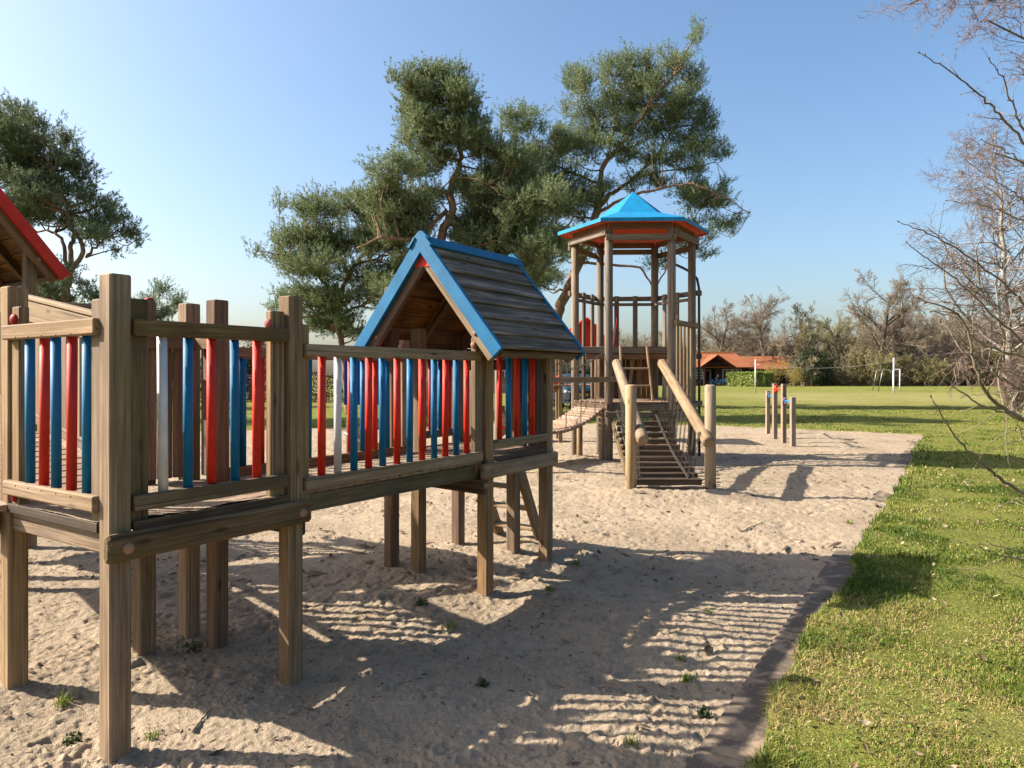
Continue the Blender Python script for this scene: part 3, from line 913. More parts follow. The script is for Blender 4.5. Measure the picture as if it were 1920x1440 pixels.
# fireman's pole
m = MB().tube([(.62, .10, 3.78), (.95, .06, 3.62), (1.12, .02, 3.52), (1.21, 0, 3.40), (1.245, 0, 3.22), (1.25, 0, 2.0), (1.25, 0, gz(TX + 1.25, TY) - .1)], .024, 12)
fp = m.build('sliding_pole', M['steel_dark'], tw, None, True)
for z_, w_ in ((3.13, .06), (1.93, .06)):
    sub('clamp', MB().box((-.04, -.04, -.05), (.05, .04, .05), .008).mesh('clamp', M['bolt_dark']), fp, Matrix.Translation((1.24, 0, z_)))
beam('pole_arm', tw, (1.08, -.03, 3.13), (1.26, -.03, 3.13), .05, .09, M['wood_grey']); beam('pole_arm', tw, (1.08, -.03, 1.05), (1.30, -.03, 1.05), .05, .09, M['wood_grey'])
# thin red rope inside
sg = MB().tube([(-.17, .9, 3.05), (-.19, .88, 2.6), (-.245, .85, 2.1)], .012, 8).build('rope', M['cap_red'], tw, None, True)

# ------------------------------------------------------------------ stepped ramp with log handrails and chains
rp = empty('stepped_ramp', (2.07, 9.3, 0), 'wooden plank ramp on chains with sloping log handrails up to the blue tower', 'ramp')
def rl(x, y, z): return Vector((x - 2.07, y - 9.3, z))
for X in (1.545, 2.575):
    g = gz(X, 9.28)
    o = log('post', rp, rl(X, 9.28, g - .15), rl(X, 9.28, 1.46), .0715, M['wood_pale'], 24, .018)
    bolt(o, rl(X + .035, 9.28 - .066, .165), (0, -1, 0), M['bolt_dark'], .02)
LA0, LA1 = rl(1.815, 12.42, 1.79), rl(1.652, 9.02, .765)
RA0, RA1 = rl(2.60, 12.40, 1.79), rl(2.482, 9.02, .735)
for a, b in ((LA0, LA1), (RA0, RA1)): log('handrail_log', rp, a, b, .08, M['wood_log'], 24, .03)
NPL = 11
plank_pos = []
for i in range(NPL):
    t = i / (NPL - 1)
    y = 12.2 - 2.7 * t
    z = .79 - .59 * t - .07 * math.sin(math.pi * t)
    xa, xb = 1.775 - .17 * t, 2.665 - .15 * t
    beam('step_plank', rp, rl(xa, y, z - .03), rl(xb, y, z - .03 + random.uniform(-.006, .006)), .10, .088, M['wood_dark'], side=(0, 1, 0), c=.012)
    plank_pos.append((xa, xb, y, z))
beam('step_plank', rp, rl(1.60, 9.24, .07), rl(2.53, 9.24, .07), .06, .14, M['wood_dark'], c=.015)
for (A, B_, side) in ((LA0, LA1, 0), (RA0, RA1, 1)):
    for i in range(NPL):
        xa, xb, y, z = plank_pos[i]
        t = max(0, min(1, (12.42 - y - .05) / 3.40))
        p = A.lerp(B_, t)
        x_ = xa + .09 if side == 0 else xb - .12
        if p.z - z < .12: continue
        obj('chain', chain_mesh([p + Vector((0, 0, -.06)), rl(x_, y - .03, z)]), rp)
    cp = [rl((q[0] + .06) if side == 0 else (q[1] - .17), q[2] - .02, q[3] + .02) for q in plank_pos]
    obj('chain', chain_mesh([rl(cp[0].x + 2.07, 12.5, .95)] + cp, .05, .007, .018), rp)
for i, (xa, xb, y, z) in enumerate(plank_pos):
    for s_ in (xa + .04, xb - .04):
        t = (12.42 - y) / 3.4
for t in np.linspace(.04, .93, 11):
    for (A, B_) in ((LA0, LA1), (RA0, RA1)):
        p = A.lerp(B_, t)
        lg = [o for o in rp.children if o.name.startswith('handrail_log')][0 if A is LA0 else 1]
        bolt(lg, p + Vector((.035, 0, .07)), (.3, -.2, 1), M['bolt_dark'], .013)
beam('stringer', rp, rl(1.74, 12.3, .72), rl(1.60, 9.75, .10), .04, .10, M['wood_moss'], side=(1, 0, 0))

# ------------------------------------------------------------------ hanging log bridge to the left of the tower
BD = Vector((math.cos(R(207.5)), math.sin(R(207.5)), 0))
BT = Vector((-BD.y, BD.x, 0))                                  # across, towards the camera side
bm0 = Vector((TX, TY, 0)) + (hx(5, PR) + hx(0, PR)) / 2
hb = empty('hanging_bridge', (bm0.x, bm0.y, 0), 'sagging bridge of round logs hung on chains between hut and blue-roofed tower', 'bridge')
NL, BL = 31, 2.1
def bz(s, z0=1.02, sag=.42): return z0 - sag * (1 - (2 * s / BL - 1) ** 2)
def bw(s): return .44
for i in range(NL):
    s = .06 + (BL - .12) * i / (NL - 1)
    c = BD * s
    log('bridge_log', hb, c - BT * .46 + Vector((0, 0, bz(s))), c + BT * .46 + Vector((0, 0, bz(s))), .034, M['wood_deck'], 14, .008)
for sd_ in (-1, 1):
    top = []
    for q in range(13):
        s = BL * q / 12
        top.append(BD * s + BT * (.50 * sd_) + Vector((0, 0, 2.02 - .37 * (1 - (2 * s / BL - 1) ** 2))))
    obj('chain', chain_mesh(top, .045, .006, .016), hb)
    for s in (.22, .52, .82, 1.12, 1.42, 1.75):
        obj('chain', chain_mesh([BD * s + BT * (.50 * sd_) + Vector((0, 0, 2.02 - .37 * (1 - (2 * s / BL - 1) ** 2))), BD * s + BT * (.44 * sd_) + Vector((0, 0, bz(s) + .03))]), hb)
    e = BD * (BL + .06) + BT * (.52 * sd_)
    log('post', hb, e + Vector((0, 0, -.1)), e + Vector((0, 0, 2.15)), .06, M['wood_grey'])
    log('post', hb, BD * .02 + BT * (.36 * sd_) + Vector((0, 0, -.1)), BD * .02 + BT * (.36 * sd_) + Vector((0, 0, .93)), .055, M['wood_pale'])
beam('rail', hb, BT * .66 - BD * .14 + Vector((0, 0, 1.50)), BT * .60 + BD * (BL + .1) + Vector((0, 0, 1.50)), .05, .095, M['wood'], c=.006)
beam('end_beam', hb, BT * .62 + BD * .04 + Vector((0, 0, 1.03)), BT * -.5 + BD * .04 + Vector((0, 0, 1.03)), .10, .10, M['wood_dark'])
beam('end_beam', hb, BT * .6 + BD * (BL + .03) + Vector((0, 0, 1.03)), BT * -.6 + BD * (BL + .03) + Vector((0, 0, 1.03)), .10, .10, M['wood_dark'])

# ------------------------------------------------------------------ turning bars
tb = empty('turning_bars', (6.29, 16.6, 0), 'four square wooden posts joined by blue and red bars in the sand', 'turning bars')
BP = [(6.79, 18.97, 1.147), (6.46, 17.57, 1.364), (6.31, 16.6, 1.365), (6.09, 15.5, 1.097)]
bar_z = [(1.03, 'blue_roof'), (1.235, 'red'), (.975, 'blue_roof')]
for i, (x, y, zt) in enumerate(BP):
    lx, ly = x - 6.29, y - 16.6
    o = beam('post', tb, (lx, ly, gz(x, y) - .15), (lx, ly, zt), .098, .098, M['wood_bar'], side=(1, .06, 0), c=.006)
    if i < 3:
        x2, y2 = BP[i + 1][0] - 6.29, BP[i + 1][1] - 16.6
        z_, mt = bar_z[i]
        m = MB().tube([(lx + .01, ly - .055, z_), (x2, y2 + .05, z_)], .021, 12)
        bo = m.build('bar', M[mt], tb, None, True)
        fm = MB().tube([(lx + .005, ly - .052, z_ - .085), (lx + .005, ly - .052, z_ + .085)], .045, 12)
        fl = fm.mesh('flange', M['navy'] if mt != 'red' else M['red'], True)
        sub('flange', fl, bo, Matrix.Identity(4))
        for dz in (-.055, .055): sub('bolt_cap', cap_mesh(M['cap_tan'] if mt != 'red' else M['red'], .026), bo, frame((lx + .005, ly - .092, z_ + dz), (lx + .005, ly - 1, z_ + dz)))

# ------------------------------------------------------------------ plants: materials
def leafmat(name, c0, c1, rough=.6, trans=.25, spec=.25, tone=.72):
    k = NT(name)
    ge = k.n('NewGeometry')
    n = k.noise(ge.outputs['Position'], .9, 3, .6)
    f = k.math('ADD', k.math('MULTIPLY', ge.outputs['Random Per Island'], .6), k.math('MULTIPLY', n, .5))
    c = k.ramp(f, [(.2, c0), (.8, c1)])
    k.set(c, rough, spec, k=(tone,) * 3)
    tr = k.n('BsdfTranslucent'); k.l(k.color, tr.inputs[0])
    mx = k.n('MixShader'); mx.inputs[0].default_value = trans
    k.l(k.b.outputs[0], mx.inputs[1]); k.l(tr.outputs[0], mx.inputs[2])
    k.l(mx.outputs[0], k.t.nodes['Material Output'].inputs[0])
    return k.m
def barkmat(name, c0, c1, sx=9, sz=2.0, bump=.5, tone=.9):
    k = NT(name)
    tc = k.n('TexCoord'); mp = k.n('Mapping'); mp.inputs['Scale'].default_value = (sx, sx, sz); k.l(tc.outputs['Object'], mp.inputs['Vector'])
    n = k.noise(mp.outputs[0], 1.5, 5, .65, .4)
    c = k.ramp(n, [(.35, c0), (.65, c1)])
    k.bump(n, bump, .03)
    return k.set(c, .9, .15, k=(tone,) * 3)
M['needle'] = leafmat('pine_needles', (.036, .055, .028), (.15, .172, .078), .5, .28, .15, 1.75)
M['needle_blue'] = leafmat('dark_pine_needles', (.04, .06, .034), (.13, .15, .075), .5, .25, .15, 1.55)
M['pine_bark'] = barkmat('pine_bark', (.12, .072, .045), (.34, .20, .125))
M['bark'] = barkmat('grey_bark', (.12, .09, .06), (.25, .20, .14))
M['bark_dark'] = barkmat('dark_bark', (.085, .066, .048), (.17, .135, .10))
M['twig_oak'] = barkmat('oak_twigs', (.21, .165, .12), (.33, .26, .19), 3, 3, .5, .8)
M['twig'] = barkmat('brown_twigs', (.25, .20, .125), (.39, .32, .205), 3, 3, .5, .72)
M['twig_green'] = barkmat('greenish_twigs', (.24, .20, .09), (.38, .33, .16), 3, 3, .5, .75)
M['twig_red'] = barkmat('reddish_twigs', (.23, .155, .125), (.36, .25, .205), 3, 3, .5, .55)
k = NT('birch_bark')
tc = k.n('TexCoord'); mp = k.n('Mapping'); mp.inputs['Scale'].default_value = (3, 3, 14); k.l(tc.outputs['Object'], mp.inputs['Vector'])
n1 = k.noise(mp.outputs[0], 1.0, 4, .6)
k.bump(n1, .4, .02)
M['birch'] = k.set(k.mix(k.ramp(n1, [(.56, 0.0), (.64, 1.0)]), (.46, .42, .36), (.07, .055, .045)), .8, .2)
M['leaf_hedge'] = leafmat('hedge_leaves', (.10, .135, .025), (.26, .29, .07), .45, .25, .25, 1.1)
M['leaf_beech'] = leafmat('withered_beech_leaves', (.11, .05, .04), (.22, .115, .085), .7, .2, .25, .6)
M['leaf_yellow'] = leafmat('yellow_blossom', (.27, .20, .05), (.44, .34, .09), .6, .3)
M['leaf_dark'] = leafmat('evergreen_leaves', (.018, .032, .012), (.055, .075, .025), .4, .1)
M['leaf_under'] = leafmat('undergrowth_leaves', (.13, .105, .05), (.30, .25, .12), .8, .2)
M['bud'] = leafmat('buds', (.20, .09, .06), (.34, .22, .07), .6, .2)

# ------------------------------------------------------------------ plants: geometry
def frusta(P0, P1, R0, R1, n=4):
    P0, P1 = np.asarray(P0, float), np.asarray(P1, float)
    R0, R1 = np.asarray(R0, float), np.asarray(R1, float)
    d = P1 - P0; d /= np.linalg.norm(d, axis=1, keepdims=True) + 1e-9
    ref = np.where(np.abs(d[:, 2:3]) > .9, np.array([[1., 0, 0]]), np.array([[0, 0, 1.]]))
    x = np.cross(d, ref); x /= np.linalg.norm(x, axis=1, keepdims=True) + 1e-9
    y = np.cross(d, x)
    a = 2 * np.pi * np.arange(n) / n
    ca, sa = np.cos(a)[None, :, None], np.sin(a)[None, :, None]
    ring = x[:, None] * ca + y[:, None] * sa
    V = np.concatenate([P0[:, None] + ring * R0[:, None, None], P1[:, None] + ring * R1[:, None, None]], 1).reshape(-1, 3)
    b = np.arange(len(P0))[:, None] * 2 * n
    k_ = np.arange(n)[None]
    F = np.stack([b + k_, b + (k_ + 1) % n, b + n + (k_ + 1) % n, b + n + k_], -1).reshape(-1, 4)
    return V, F
def unit(v): return v / (np.linalg.norm(v, axis=-1, keepdims=True) + 1e-9)
def leaf_quads(C, size, g, N=None, asp=.55):
    "randomly turned lozenge leaves at the points C"
    n = len(C)
    a = unit(g.normal(size=(n, 3))); b = unit(np.cross(a, unit(g.normal(size=(n, 3)))))
    s = (np.asarray(size) * g.uniform(.6, 1.3, n))[:, None]
    V = np.stack([C - a * s, C + b * s * asp, C + a * s, C - b * s * asp], 1).reshape(-1, 3)
    return V, np.arange(n * 4).reshape(-1, 4)
def shoots(C, D, L, g, nn=13, nl=.10, w=.016):
    "bottle-brush pine shoots: one thin triangle per needle"
    n = len(C)
    D = unit(D)
    t = g.uniform(0, 1, (n, nn, 1))
    base = C[:, None] + D[:, None] * (t * np.asarray(L)[:, None, None])
    r = g.normal(size=(n, nn, 3)); r = unit(r - D[:, None] * (r * D[:, None]).sum(-1, keepdims=True))
    dirn = unit(r * .85 + D[:, None] * (.45 + .5 * t))
    tip = base + dirn * (nl * g.uniform(.75, 1.25, (n, nn, 1)))
    sd_ = unit(np.cross(dirn, g.normal(size=(n, nn, 3)))) * (w * .5)
    V = np.stack([base - sd_, base + sd_, tip], 2).reshape(-1, 3)
    return V, np.arange(len(V)).reshape(-1, 3)

def poly_at(pts, n):
    "smooth resample of a polyline (Catmull-Rom)"
    P = np.array([tuple(p) for p in pts], float)
    if len(P) < 3:
        t = np.linspace(0, 1, n)[:, None]; return P[0] * (1 - t) + P[-1] * t
    Q = np.concatenate([[2 * P[0] - P[1]], P, [2 * P[-1] - P[-2]]])
    s = np.linspace(0, len(P) - 1 - 1e-6, n); i = s.astype(int); t = (s - i)[:, None]
    a, b, c, d = Q[i], Q[i + 1], Q[i + 2], Q[i + 3]
    return .5 * (2 * b + (c - a) * t + (2 * a - 5 * b + 4 * c - d) * t * t + (3 * b - a - 3 * c + d) * t ** 3)

def pine(name, label, group, Z, limbs, clumps, seed, mat='needle', dens=.30, depth=1.0, thick=1.0, nl=.09, w=.021):
    "limbs: [(pixel polyline [(px,py,dz)...], r0, r1)], clumps: [(px,py,rx,ry)] traced at depth Z, spread in depth"
    g = np.random.default_rng(seed)
    base = at(*limbs[0][0][0][:2], Z)
    base.z = gz(base.x, base.y)
    t = empty(name, base, label, 'tree', group)
    b0 = np.array(base)
    tr = MB(); skel = []
    for li, (pl, r0, r1) in enumerate(limbs):
        pts = []
        for q in pl:
            dz = q[2] if len(q) > 2 else 0
            p = np.array(at(q[0], q[1], Z)); p[1] += dz
            pts.append(p)
        if li == 0: pts[0][2] = b0[2] - .2
        S = poly_at(pts, max(8, 4 * len(pts)))
        S[1:-1] += g.normal(size=(len(S) - 2, 3)) * .03
        rr = np.linspace(r0, r1, len(S)) * thick
        tr.tube(S - b0, list(rr), 9)
        skel.append(np.concatenate([S, rr[:, None]], 1))
    SK = np.concatenate(skel)
    CV, CF, n = [], [], 0
    sc = Z / FPX
    tw0, tw1, tr0, tr1 = [], [], [], []
    sat = []
    for (cx, cy, rx, ry) in clumps:                    # ragged outline: small satellite tufts round every clump
        for q in range(3 if rx * ry > 600 else 2 if rx > 20 else 0):
            a = g.uniform(0, 6.28); f = g.uniform(.75, 1.15)
            sat.append((cx + rx * f * math.cos(a), cy + ry * f * math.sin(a) - 2, rx * g.uniform(.25, .5), ry * g.uniform(.25, .5)))
    for (cx, cy, rx, ry) in clumps + sat:
        c = np.array(at(cx, cy, Z))
        xr, zr = rx * sc, ry * sc
        yr = (xr * .5 + zr * .5 + .35) * depth
        c[1] += g.normal() * .9 * depth
        # branch from the nearest limb point to the clump
        dd = np.linalg.norm(SK[:, :3] - c + np.array([0, 0, .35]), axis=1) + 1.5 * np.maximum(0, SK[:, 2] - c[2])
        j = int(dd.argmin())
        a = SK[j, :3]; L = np.linalg.norm(c - a)
        if L > .25:
            md = (a + c) / 2 + g.normal(size=3) * .10 * L + np.array([0, 0, -.06 * L])
            S = poly_at([a, md, c], 9)
            r0 = min(SK[j, 3] * .7, .018 + .018 * L)
            tr.tube(S - b0, list(np.linspace(r0, .012, 9)), 6, False)
        m = max(60, int(dens * 2.7 * rx * ry))
        # sub-sprays: a clump is made of several leafy fingers
        nsp = max(5, int(m / 17))
        u = unit(g.normal(size=(nsp, 3)))
        rad = g.uniform(.2, 1.12, nsp)[:, None] ** .6
        sc_ = c + u * rad * np.array([xr, yr, zr])
        ax = unit((sc_ - c) * np.array([1, 1, .7]) + np.array([0, 0, .22]) + g.normal(size=(nsp, 3)) * .12)
        tw0.append(np.repeat(c[None], nsp, 0)); tw1.append(sc_); tr0.append(np.full(nsp, .011)); tr1.append(np.full(nsp, .005))
        per = g.integers(6, 15, nsp)
        idx = np.repeat(np.arange(nsp), per)
        off = g.normal(size=(len(idx), 3)) * np.array([.10, .10, .07])
        C = sc_[idx] + off + ax[idx] * g.uniform(-.42, .22, (len(idx), 1))
        D = ax[idx] * .8 + g.normal(size=(len(idx), 3)) * .34 + np.array([0, 0, .5]) + off * 1.5
        V, F = shoots(C - b0, D, g.uniform(.16, .36, len(idx)) * Z / 28, g, 18, nl, w)
        CV.append(V); CF.append(F + n); n += len(V)
    V, F = frusta(np.concatenate(tw0) - b0, np.concatenate(tw1) - b0, np.concatenate(tr0), np.concatenate(tr1), 3)
    tr.raw(V, F)
    tr.build('trunk', M['pine_bark'], t, None, True)
    obj('crown', np_mesh('crown', np.concatenate(CV), [np.concatenate(CF)], M[mat]), t)
    return t

GP = 'tall pines standing beyond the sand'
pine('pine_tree', 'tall pine with twisted orange trunk and narrow top right behind the blue hut roof', GP, 25.5,
     [([(802, 785), (806, 650), (815, 540), (828, 440), (847, 400), (844, 362), (853, 330), (862, 300, .2), (858, 262), (840, 225), (828, 175)], .21, .04),
      ([(838, 395), (780, 452, -.8), (730, 462, -1.4), (690, 482, -1.8)], .085, .03),
      ([(847, 365), (800, 345, .6), (750, 355, 1.0)], .06, .02), ([(853, 335), (900, 350, -.8), (950, 385, -1.2)], .06, .02),
      ([(860, 285), (890, 262, .4), (905, 250, .5)], .04, .015), ([(842, 400), (890, 420, .9), (950, 445, 1.5)], .07, .02), ([(862, 300), (810, 290), (790, 325)], .05, .02)],
     [(800, 150, 38, 22), (850, 168, 36, 24), (778, 180, 26, 26), (820, 190, 48, 26), (875, 205, 30, 28), (780, 225, 36, 26), (835, 232, 58, 28), (890, 240, 34, 26), (862, 268, 46, 22), (795, 262, 40, 22),
      (905, 285, 36, 22), (820, 292, 26, 16), (800, 320, 44, 22), (745, 345, 50, 24), (770, 372, 58, 26), (715, 372, 40, 22), (920, 318, 48, 26), (900, 352, 52, 28), (955, 350, 50, 30), (935, 395, 58, 32), (985, 395, 50, 34),
      (885, 400, 34, 28), (945, 300, 34, 22), (985, 305, 30, 22), (880, 440, 50, 30), (940, 445, 62, 34), (995, 445, 50, 34), (790, 415, 34, 22), (745, 405, 48, 26), (900, 480, 56, 26), (975, 490, 55, 34), (900, 530, 60, 30), (960, 555, 55, 30), (860, 580, 50, 26), (760, 560, 46, 30), (760, 440, 50, 24), (1010, 490, 40, 30)], 11)
pine('pine_tree', 'tall pine with wide forked limbs reaching up right, standing behind the hexagonal tower', GP, 34,
     [([(1030, 764), (1036, 690), (1044, 600), (1056, 560), (1082, 500), (1110, 430), (1122, 385), (1128, 345)], .30, .16),
      ([(1126, 350), (1128, 318, -.3), (1160, 280, -.6), (1200, 225, -.8), (1232, 185, -.6), (1262, 140, -.4), (1301, 72, -.2)], .13, .03),
      ([(1120, 392), (1150, 360, .4), (1182, 335, .6), (1230, 290, .7), (1266, 240, .6), (1318, 155, .4)], .12, .025),
      ([(1126, 345), (1090, 322, .6), (1060, 310, .8), (1000, 280, .9), (965, 240, .9)], .08, .02),
      ([(1118, 400), (1165, 382, -1), (1220, 372, -1.6), (1265, 366, -2), (1320, 385, -2.2), (1378, 418, -2.2)], .085, .02),
      ([(1182, 335), (1240, 318, .4), (1310, 308, .3), (1355, 300, .2)], .05, .015), ([(1165, 285), (1120, 235, -.4), (1090, 180, -.4), (1076, 140, -.4)], .06, .015),
      ([(1105, 440), (1060, 430, -.6), (1010, 440, -1)], .07, .02), ([(1086, 492), (1150, 503, -1), (1192, 512, -1.4), (1213, 545, -1.6), (1240, 505, -1.6), (1262, 470, -1.6)], .07, .02),
      ([(1062, 545), (1030, 540, .5), (990, 520, .8)], .06, .02), ([(1128, 330), (1150, 250), (1165, 180)], .05, .015)],
     [(1298, 82, 12, 22), (1276, 108, 24, 24), (1240, 138, 36, 26), (1302, 135, 20, 28), (1208, 152, 26, 24), (1178, 128, 26, 22), (1140, 160, 32, 26), (1076, 145, 16, 22), (1088, 182, 28, 28), (1162, 188, 42, 30), (1222, 186, 40, 30), (1286, 184, 34, 32),
      (1322, 205, 18, 18), (1318, 232, 24, 18), (1255, 232, 48, 26), (1300, 258, 42, 22), (1186, 240, 46, 28), (1112, 232, 38, 30), (1062, 242, 26, 24), (960, 222, 24, 20), (992, 238, 32, 22), (1000, 266, 42, 20), (1048, 280, 42, 24), (1105, 285, 34, 26), (1175, 288, 32, 22),
      (1238, 290, 42, 20), (1305, 292, 40, 16), (1352, 292, 18, 10), (1290, 318, 32, 12), (1035, 325, 50, 28), (1095, 350, 44, 28), (985, 322, 40, 28), (1062, 380, 50, 30), (1005, 378, 46, 30), (1015, 440, 50, 30), (1065, 430, 42, 30), (1080, 470, 34, 22),
      (1292, 345, 30, 14), (1335, 352, 36, 16), (1368, 336, 14, 8), (1282, 376, 30, 16), (1326, 385, 42, 16), (1366, 408, 32, 12), (1388, 420, 12, 8), (1300, 408, 28, 12), (1290, 468, 30, 14), (1312, 484, 18, 10), (1238, 492, 30, 9), (1262, 452, 24, 12), (980, 510, 44, 28), (1020, 520, 34, 24), (1195, 340, 30, 14), (1240, 345, 26, 12)], 12, dens=.34)
pine('pine_tree', 'broad low pine with spreading boughs left of the blue hut roof', GP, 28,
     [([(652, 777), (650, 730), (641, 660), (635, 600), (642, 540), (668, 495), (700, 455)], .15, .06),
      ([(640, 560), (600, 520, -.5), (560, 490, -.8), (515, 480, -1)], .07, .02), ([(655, 515), (620, 450, .5), (585, 405, .8)], .06, .02), ([(668, 495), (730, 485, -.6), (765, 480, -1)], .06, .02), ([(640, 590), (690, 560, .6), (720, 540, .9)], .05, .02)],
     [(578, 398, 26, 20), (618, 405, 38, 24), (660, 395, 36, 26), (702, 392, 40, 28), (556, 440, 34, 22), (518, 478, 24, 14), (540, 490, 26, 16), (598, 452, 48, 28), (650, 452, 50, 30), (702, 444, 46, 32), (566, 505, 40, 22), (618, 512, 50, 28), (678, 512, 46, 30),
      (596, 560, 44, 26), (648, 572, 46, 28), (700, 552, 36, 30), (618, 606, 36, 22), (560, 545, 26, 16), (742, 440, 42, 30), (756, 482, 42, 30), (738, 522, 36, 30), (513, 574, 14, 12), (668, 618, 26, 14), (585, 595, 22, 14), (730, 410, 34, 26)], 13)
pine('pine_tree', 'dark spreading pine with several bent trunks at the left edge behind the red roof', GP, 24,
     [([(130, 790), (127, 640), (122, 560), (128, 520)], .17, .13),
      ([(127, 525), (133, 475), (128, 440, .3), (116, 395, .4), (100, 340, .4), (80, 270, .3)], .09, .03), ([(128, 525), (160, 485, -.3), (167, 458, -.4), (150, 430, -.5), (144, 405, -.5), (120, 330, -.5)], .09, .03),
      ([(162, 482), (200, 460, -.4), (228, 440, -.5)], .05, .015), ([(128, 500), (95, 440, .5), (55, 425, .8), (10, 430, 1)], .07, .02), ([(126, 575), (95, 560, -.5), (55, 560, -.8)], .05, .02), ([(125, 580), (100, 600, .4), (90, 575, .6)], .05, .02), ([(118, 400), (60, 380), (10, 340)], .05, .02), ([(126, 600), (150, 575, .6), (175, 545, .9)], .05, .02)],
     [(30, 228, 24, 16), (68, 236, 20, 22), (103, 248, 14, 20), (-10, 250, 30, 25), (38, 262, 40, 24), (86, 278, 36, 24), (128, 264, 12, 18), (120, 300, 26, 20), (18, 302, 36, 24), (68, 318, 46, 26), (138, 322, 18, 16), (152, 306, 8, 8), (30, 358, 42, 26), (95, 352, 46, 22), (140, 358, 24, 14), (176, 372, 20, 10),
      (60, 396, 36, 18), (120, 392, 40, 16), (168, 392, 26, 12), (205, 402, 16, 9), (228, 428, 18, 18), (206, 448, 26, 14), (236, 462, 12, 10), (172, 428, 22, 12), (80, 420, 26, 14), (15, 420, 30, 18), (55, 545, 34, 16), (98, 560, 30, 14), (152, 548, 28, 18), (172, 520, 14, 14), (88, 518, 22, 14), (-30, 330, 40, 40), (-40, 400, 40, 30), (195, 565, 20, 18), (20, 480, 24, 16)], 14, 'needle_blue', .34)
pine('pine_tree', 'small dark pine top showing above the near deck posts', GP, 33,
     [([(290, 765), (290, 650), (288, 540)], .09, .02)],
     [(286, 538, 12, 14), (270, 562, 14, 12), (302, 560, 16, 14), (290, 585, 26, 14), (320, 586, 14, 12), (262, 590, 14, 12), (295, 615, 36, 18), (285, 650, 44, 20), (290, 690, 46, 24)], 15, 'needle_blue', .5)

# ---- bare broadleaved trees
def grow(out, g, p, d, L, r, lvl, prm):
    n = prm['steps'][lvl]
    pts = [p]; dd = d.copy()
    for i in range(n):
        dd = unit(dd + g.normal(size=3) * prm['wob'][lvl] + np.array([0, 0, prm['up'][lvl]]))
        pts.append(pts[-1] + dd * (L / n))
    rr = np.linspace(r, r * prm['taper'][lvl], n + 1)
    for i in range(n): out.append((lvl, pts[i], pts[i + 1], rr[i], rr[i + 1]))
    if lvl + 1 >= len(prm['steps']): return
    nc = prm['kids'][lvl]
    for c in range(nc):
        t = prm['t0'][lvl] + (1 - prm['t0'][lvl]) * (c + g.random()) / nc
        i = min(int(t * n), n - 1); f = t * n - i
        q = pts[i] * (1 - f) + pts[i + 1] * f
        ax = unit(pts[i + 1] - pts[i])
        rd = g.normal(size=3); rd = unit(rd - ax * (rd @ ax))
        ang = prm['ang'][lvl] * g.uniform(.75, 1.25)
        nd = ax * math.cos(ang) + rd * math.sin(ang)
        grow(out, g, q, unit(nd), L * prm['len'][lvl] * (1.15 - .6 * t) * g.uniform(.7, 1.2), max(rr[i] * prm['rad'][lvl], prm['rmin']), lvl + 1, prm)
OAK = dict(steps=[7, 6, 4, 3, 2], wob=[.07, .12, .16, .18, .2], up=[.05, .045, .03, .02, .02], taper=[.30, .25, .3, .45, .6], kids=[15, 10, 9, 8], t0=[.24, .2, .15, .1], ang=[.98, .72, .65, .62], len=[.66, .50, .48, .55], rad=[.46, .5, .55, .7], rmin=.009)
SLIM = dict(OAK, kids=[18, 9, 7, 6], ang=[.6, .6, .65, .65], len=[.45, .5, .5, .5], t0=[.2, .2, .2, .15], up=[.04, .12, .10, .08, .05])
SHRUB = dict(steps=[5, 4, 4, 3], wob=[.15, .2, .22, .22], up=[.08, .08, .06, .04], taper=[.4, .4, .5, .6], kids=[10, 8, 6], t0=[.12, .1, .1], ang=[.6, .7, .7], len=[.55, .55, .5], rad=[.6, .65, .7], rmin=.012)
def tree_meshes(seed, prm, H, r, split=2, trunk='bark', twig='twig', lean=(0, 0), multi=1, thin=1.0):
    g = np.random.default_rng(seed)
    out = []
    for q in range(multi):
        a = g.uniform(0, 6.28)
        d = unit(np.array([lean[0] + (.35 * math.cos(a) if multi > 1 else 0), lean[1] + (.35 * math.sin(a) if multi > 1 else 0), 1.0]))
        grow(out, g, np.array([.15 * math.cos(a) * (multi > 1), .15 * math.sin(a) * (multi > 1), -.2]), d, H * (.62 if multi == 1 else g.uniform(.5, .8)), r, 0, prm)
    res = []
    for sel, mt, n, nm in ((lambda l: l < split, trunk, 7, 'trunk'), (lambda l: l >= split, twig, 3, 'crown')):
        S = [o for o in out if sel(o[0])]
        V, F = frusta([o[1] for o in S], [o[2] for o in S], np.array([o[3] for o in S]) * (1 if nm == 'trunk' else thin), np.array([o[4] for o in S]) * (1 if nm == 'trunk' else thin), n)
        res.append(np_mesh(nm, V, [F], M[mt], True))
    return res
def put_tree(name, meshes, x, y, label, group=None, s=1.0, rz=0.0, z=None, cat='tree', names=('trunk', 'crown')):
    t = empty(name, (x, y, gz(x, y) if z is None else z), label, cat, group, rz)
    t.scale = (s, s, s)
    for me, nm in zip(meshes, names): obj(nm, me, t)
    return t
oakA = tree_meshes(101, OAK, 15, .34, 2, 'bark_dark', 'twig_oak', thin=1.25); oakB = tree_meshes(102, OAK, 14, .30, 2, 'bark_dark', 'twig_oak', thin=1.25); oakC = tree_meshes(103, OAK, 13, .27, 2, 'bark_dark', 'twig_green', thin=1.25)
slimA = tree_meshes(104, SLIM, 14, .18, 2, 'bark', 'twig_green', thin=1.4); slimB = tree_meshes(105, SLIM, 13, .16, 2, 'bark', 'twig', thin=1.4); slimC = tree_meshes(106, SLIM, 15, .18, 2, 'bark', 'twig', thin=1.4)
GW = 'bare trees of the wood beyond the field'
def X_at(px, Z): return (px - 960) / FPX * Z
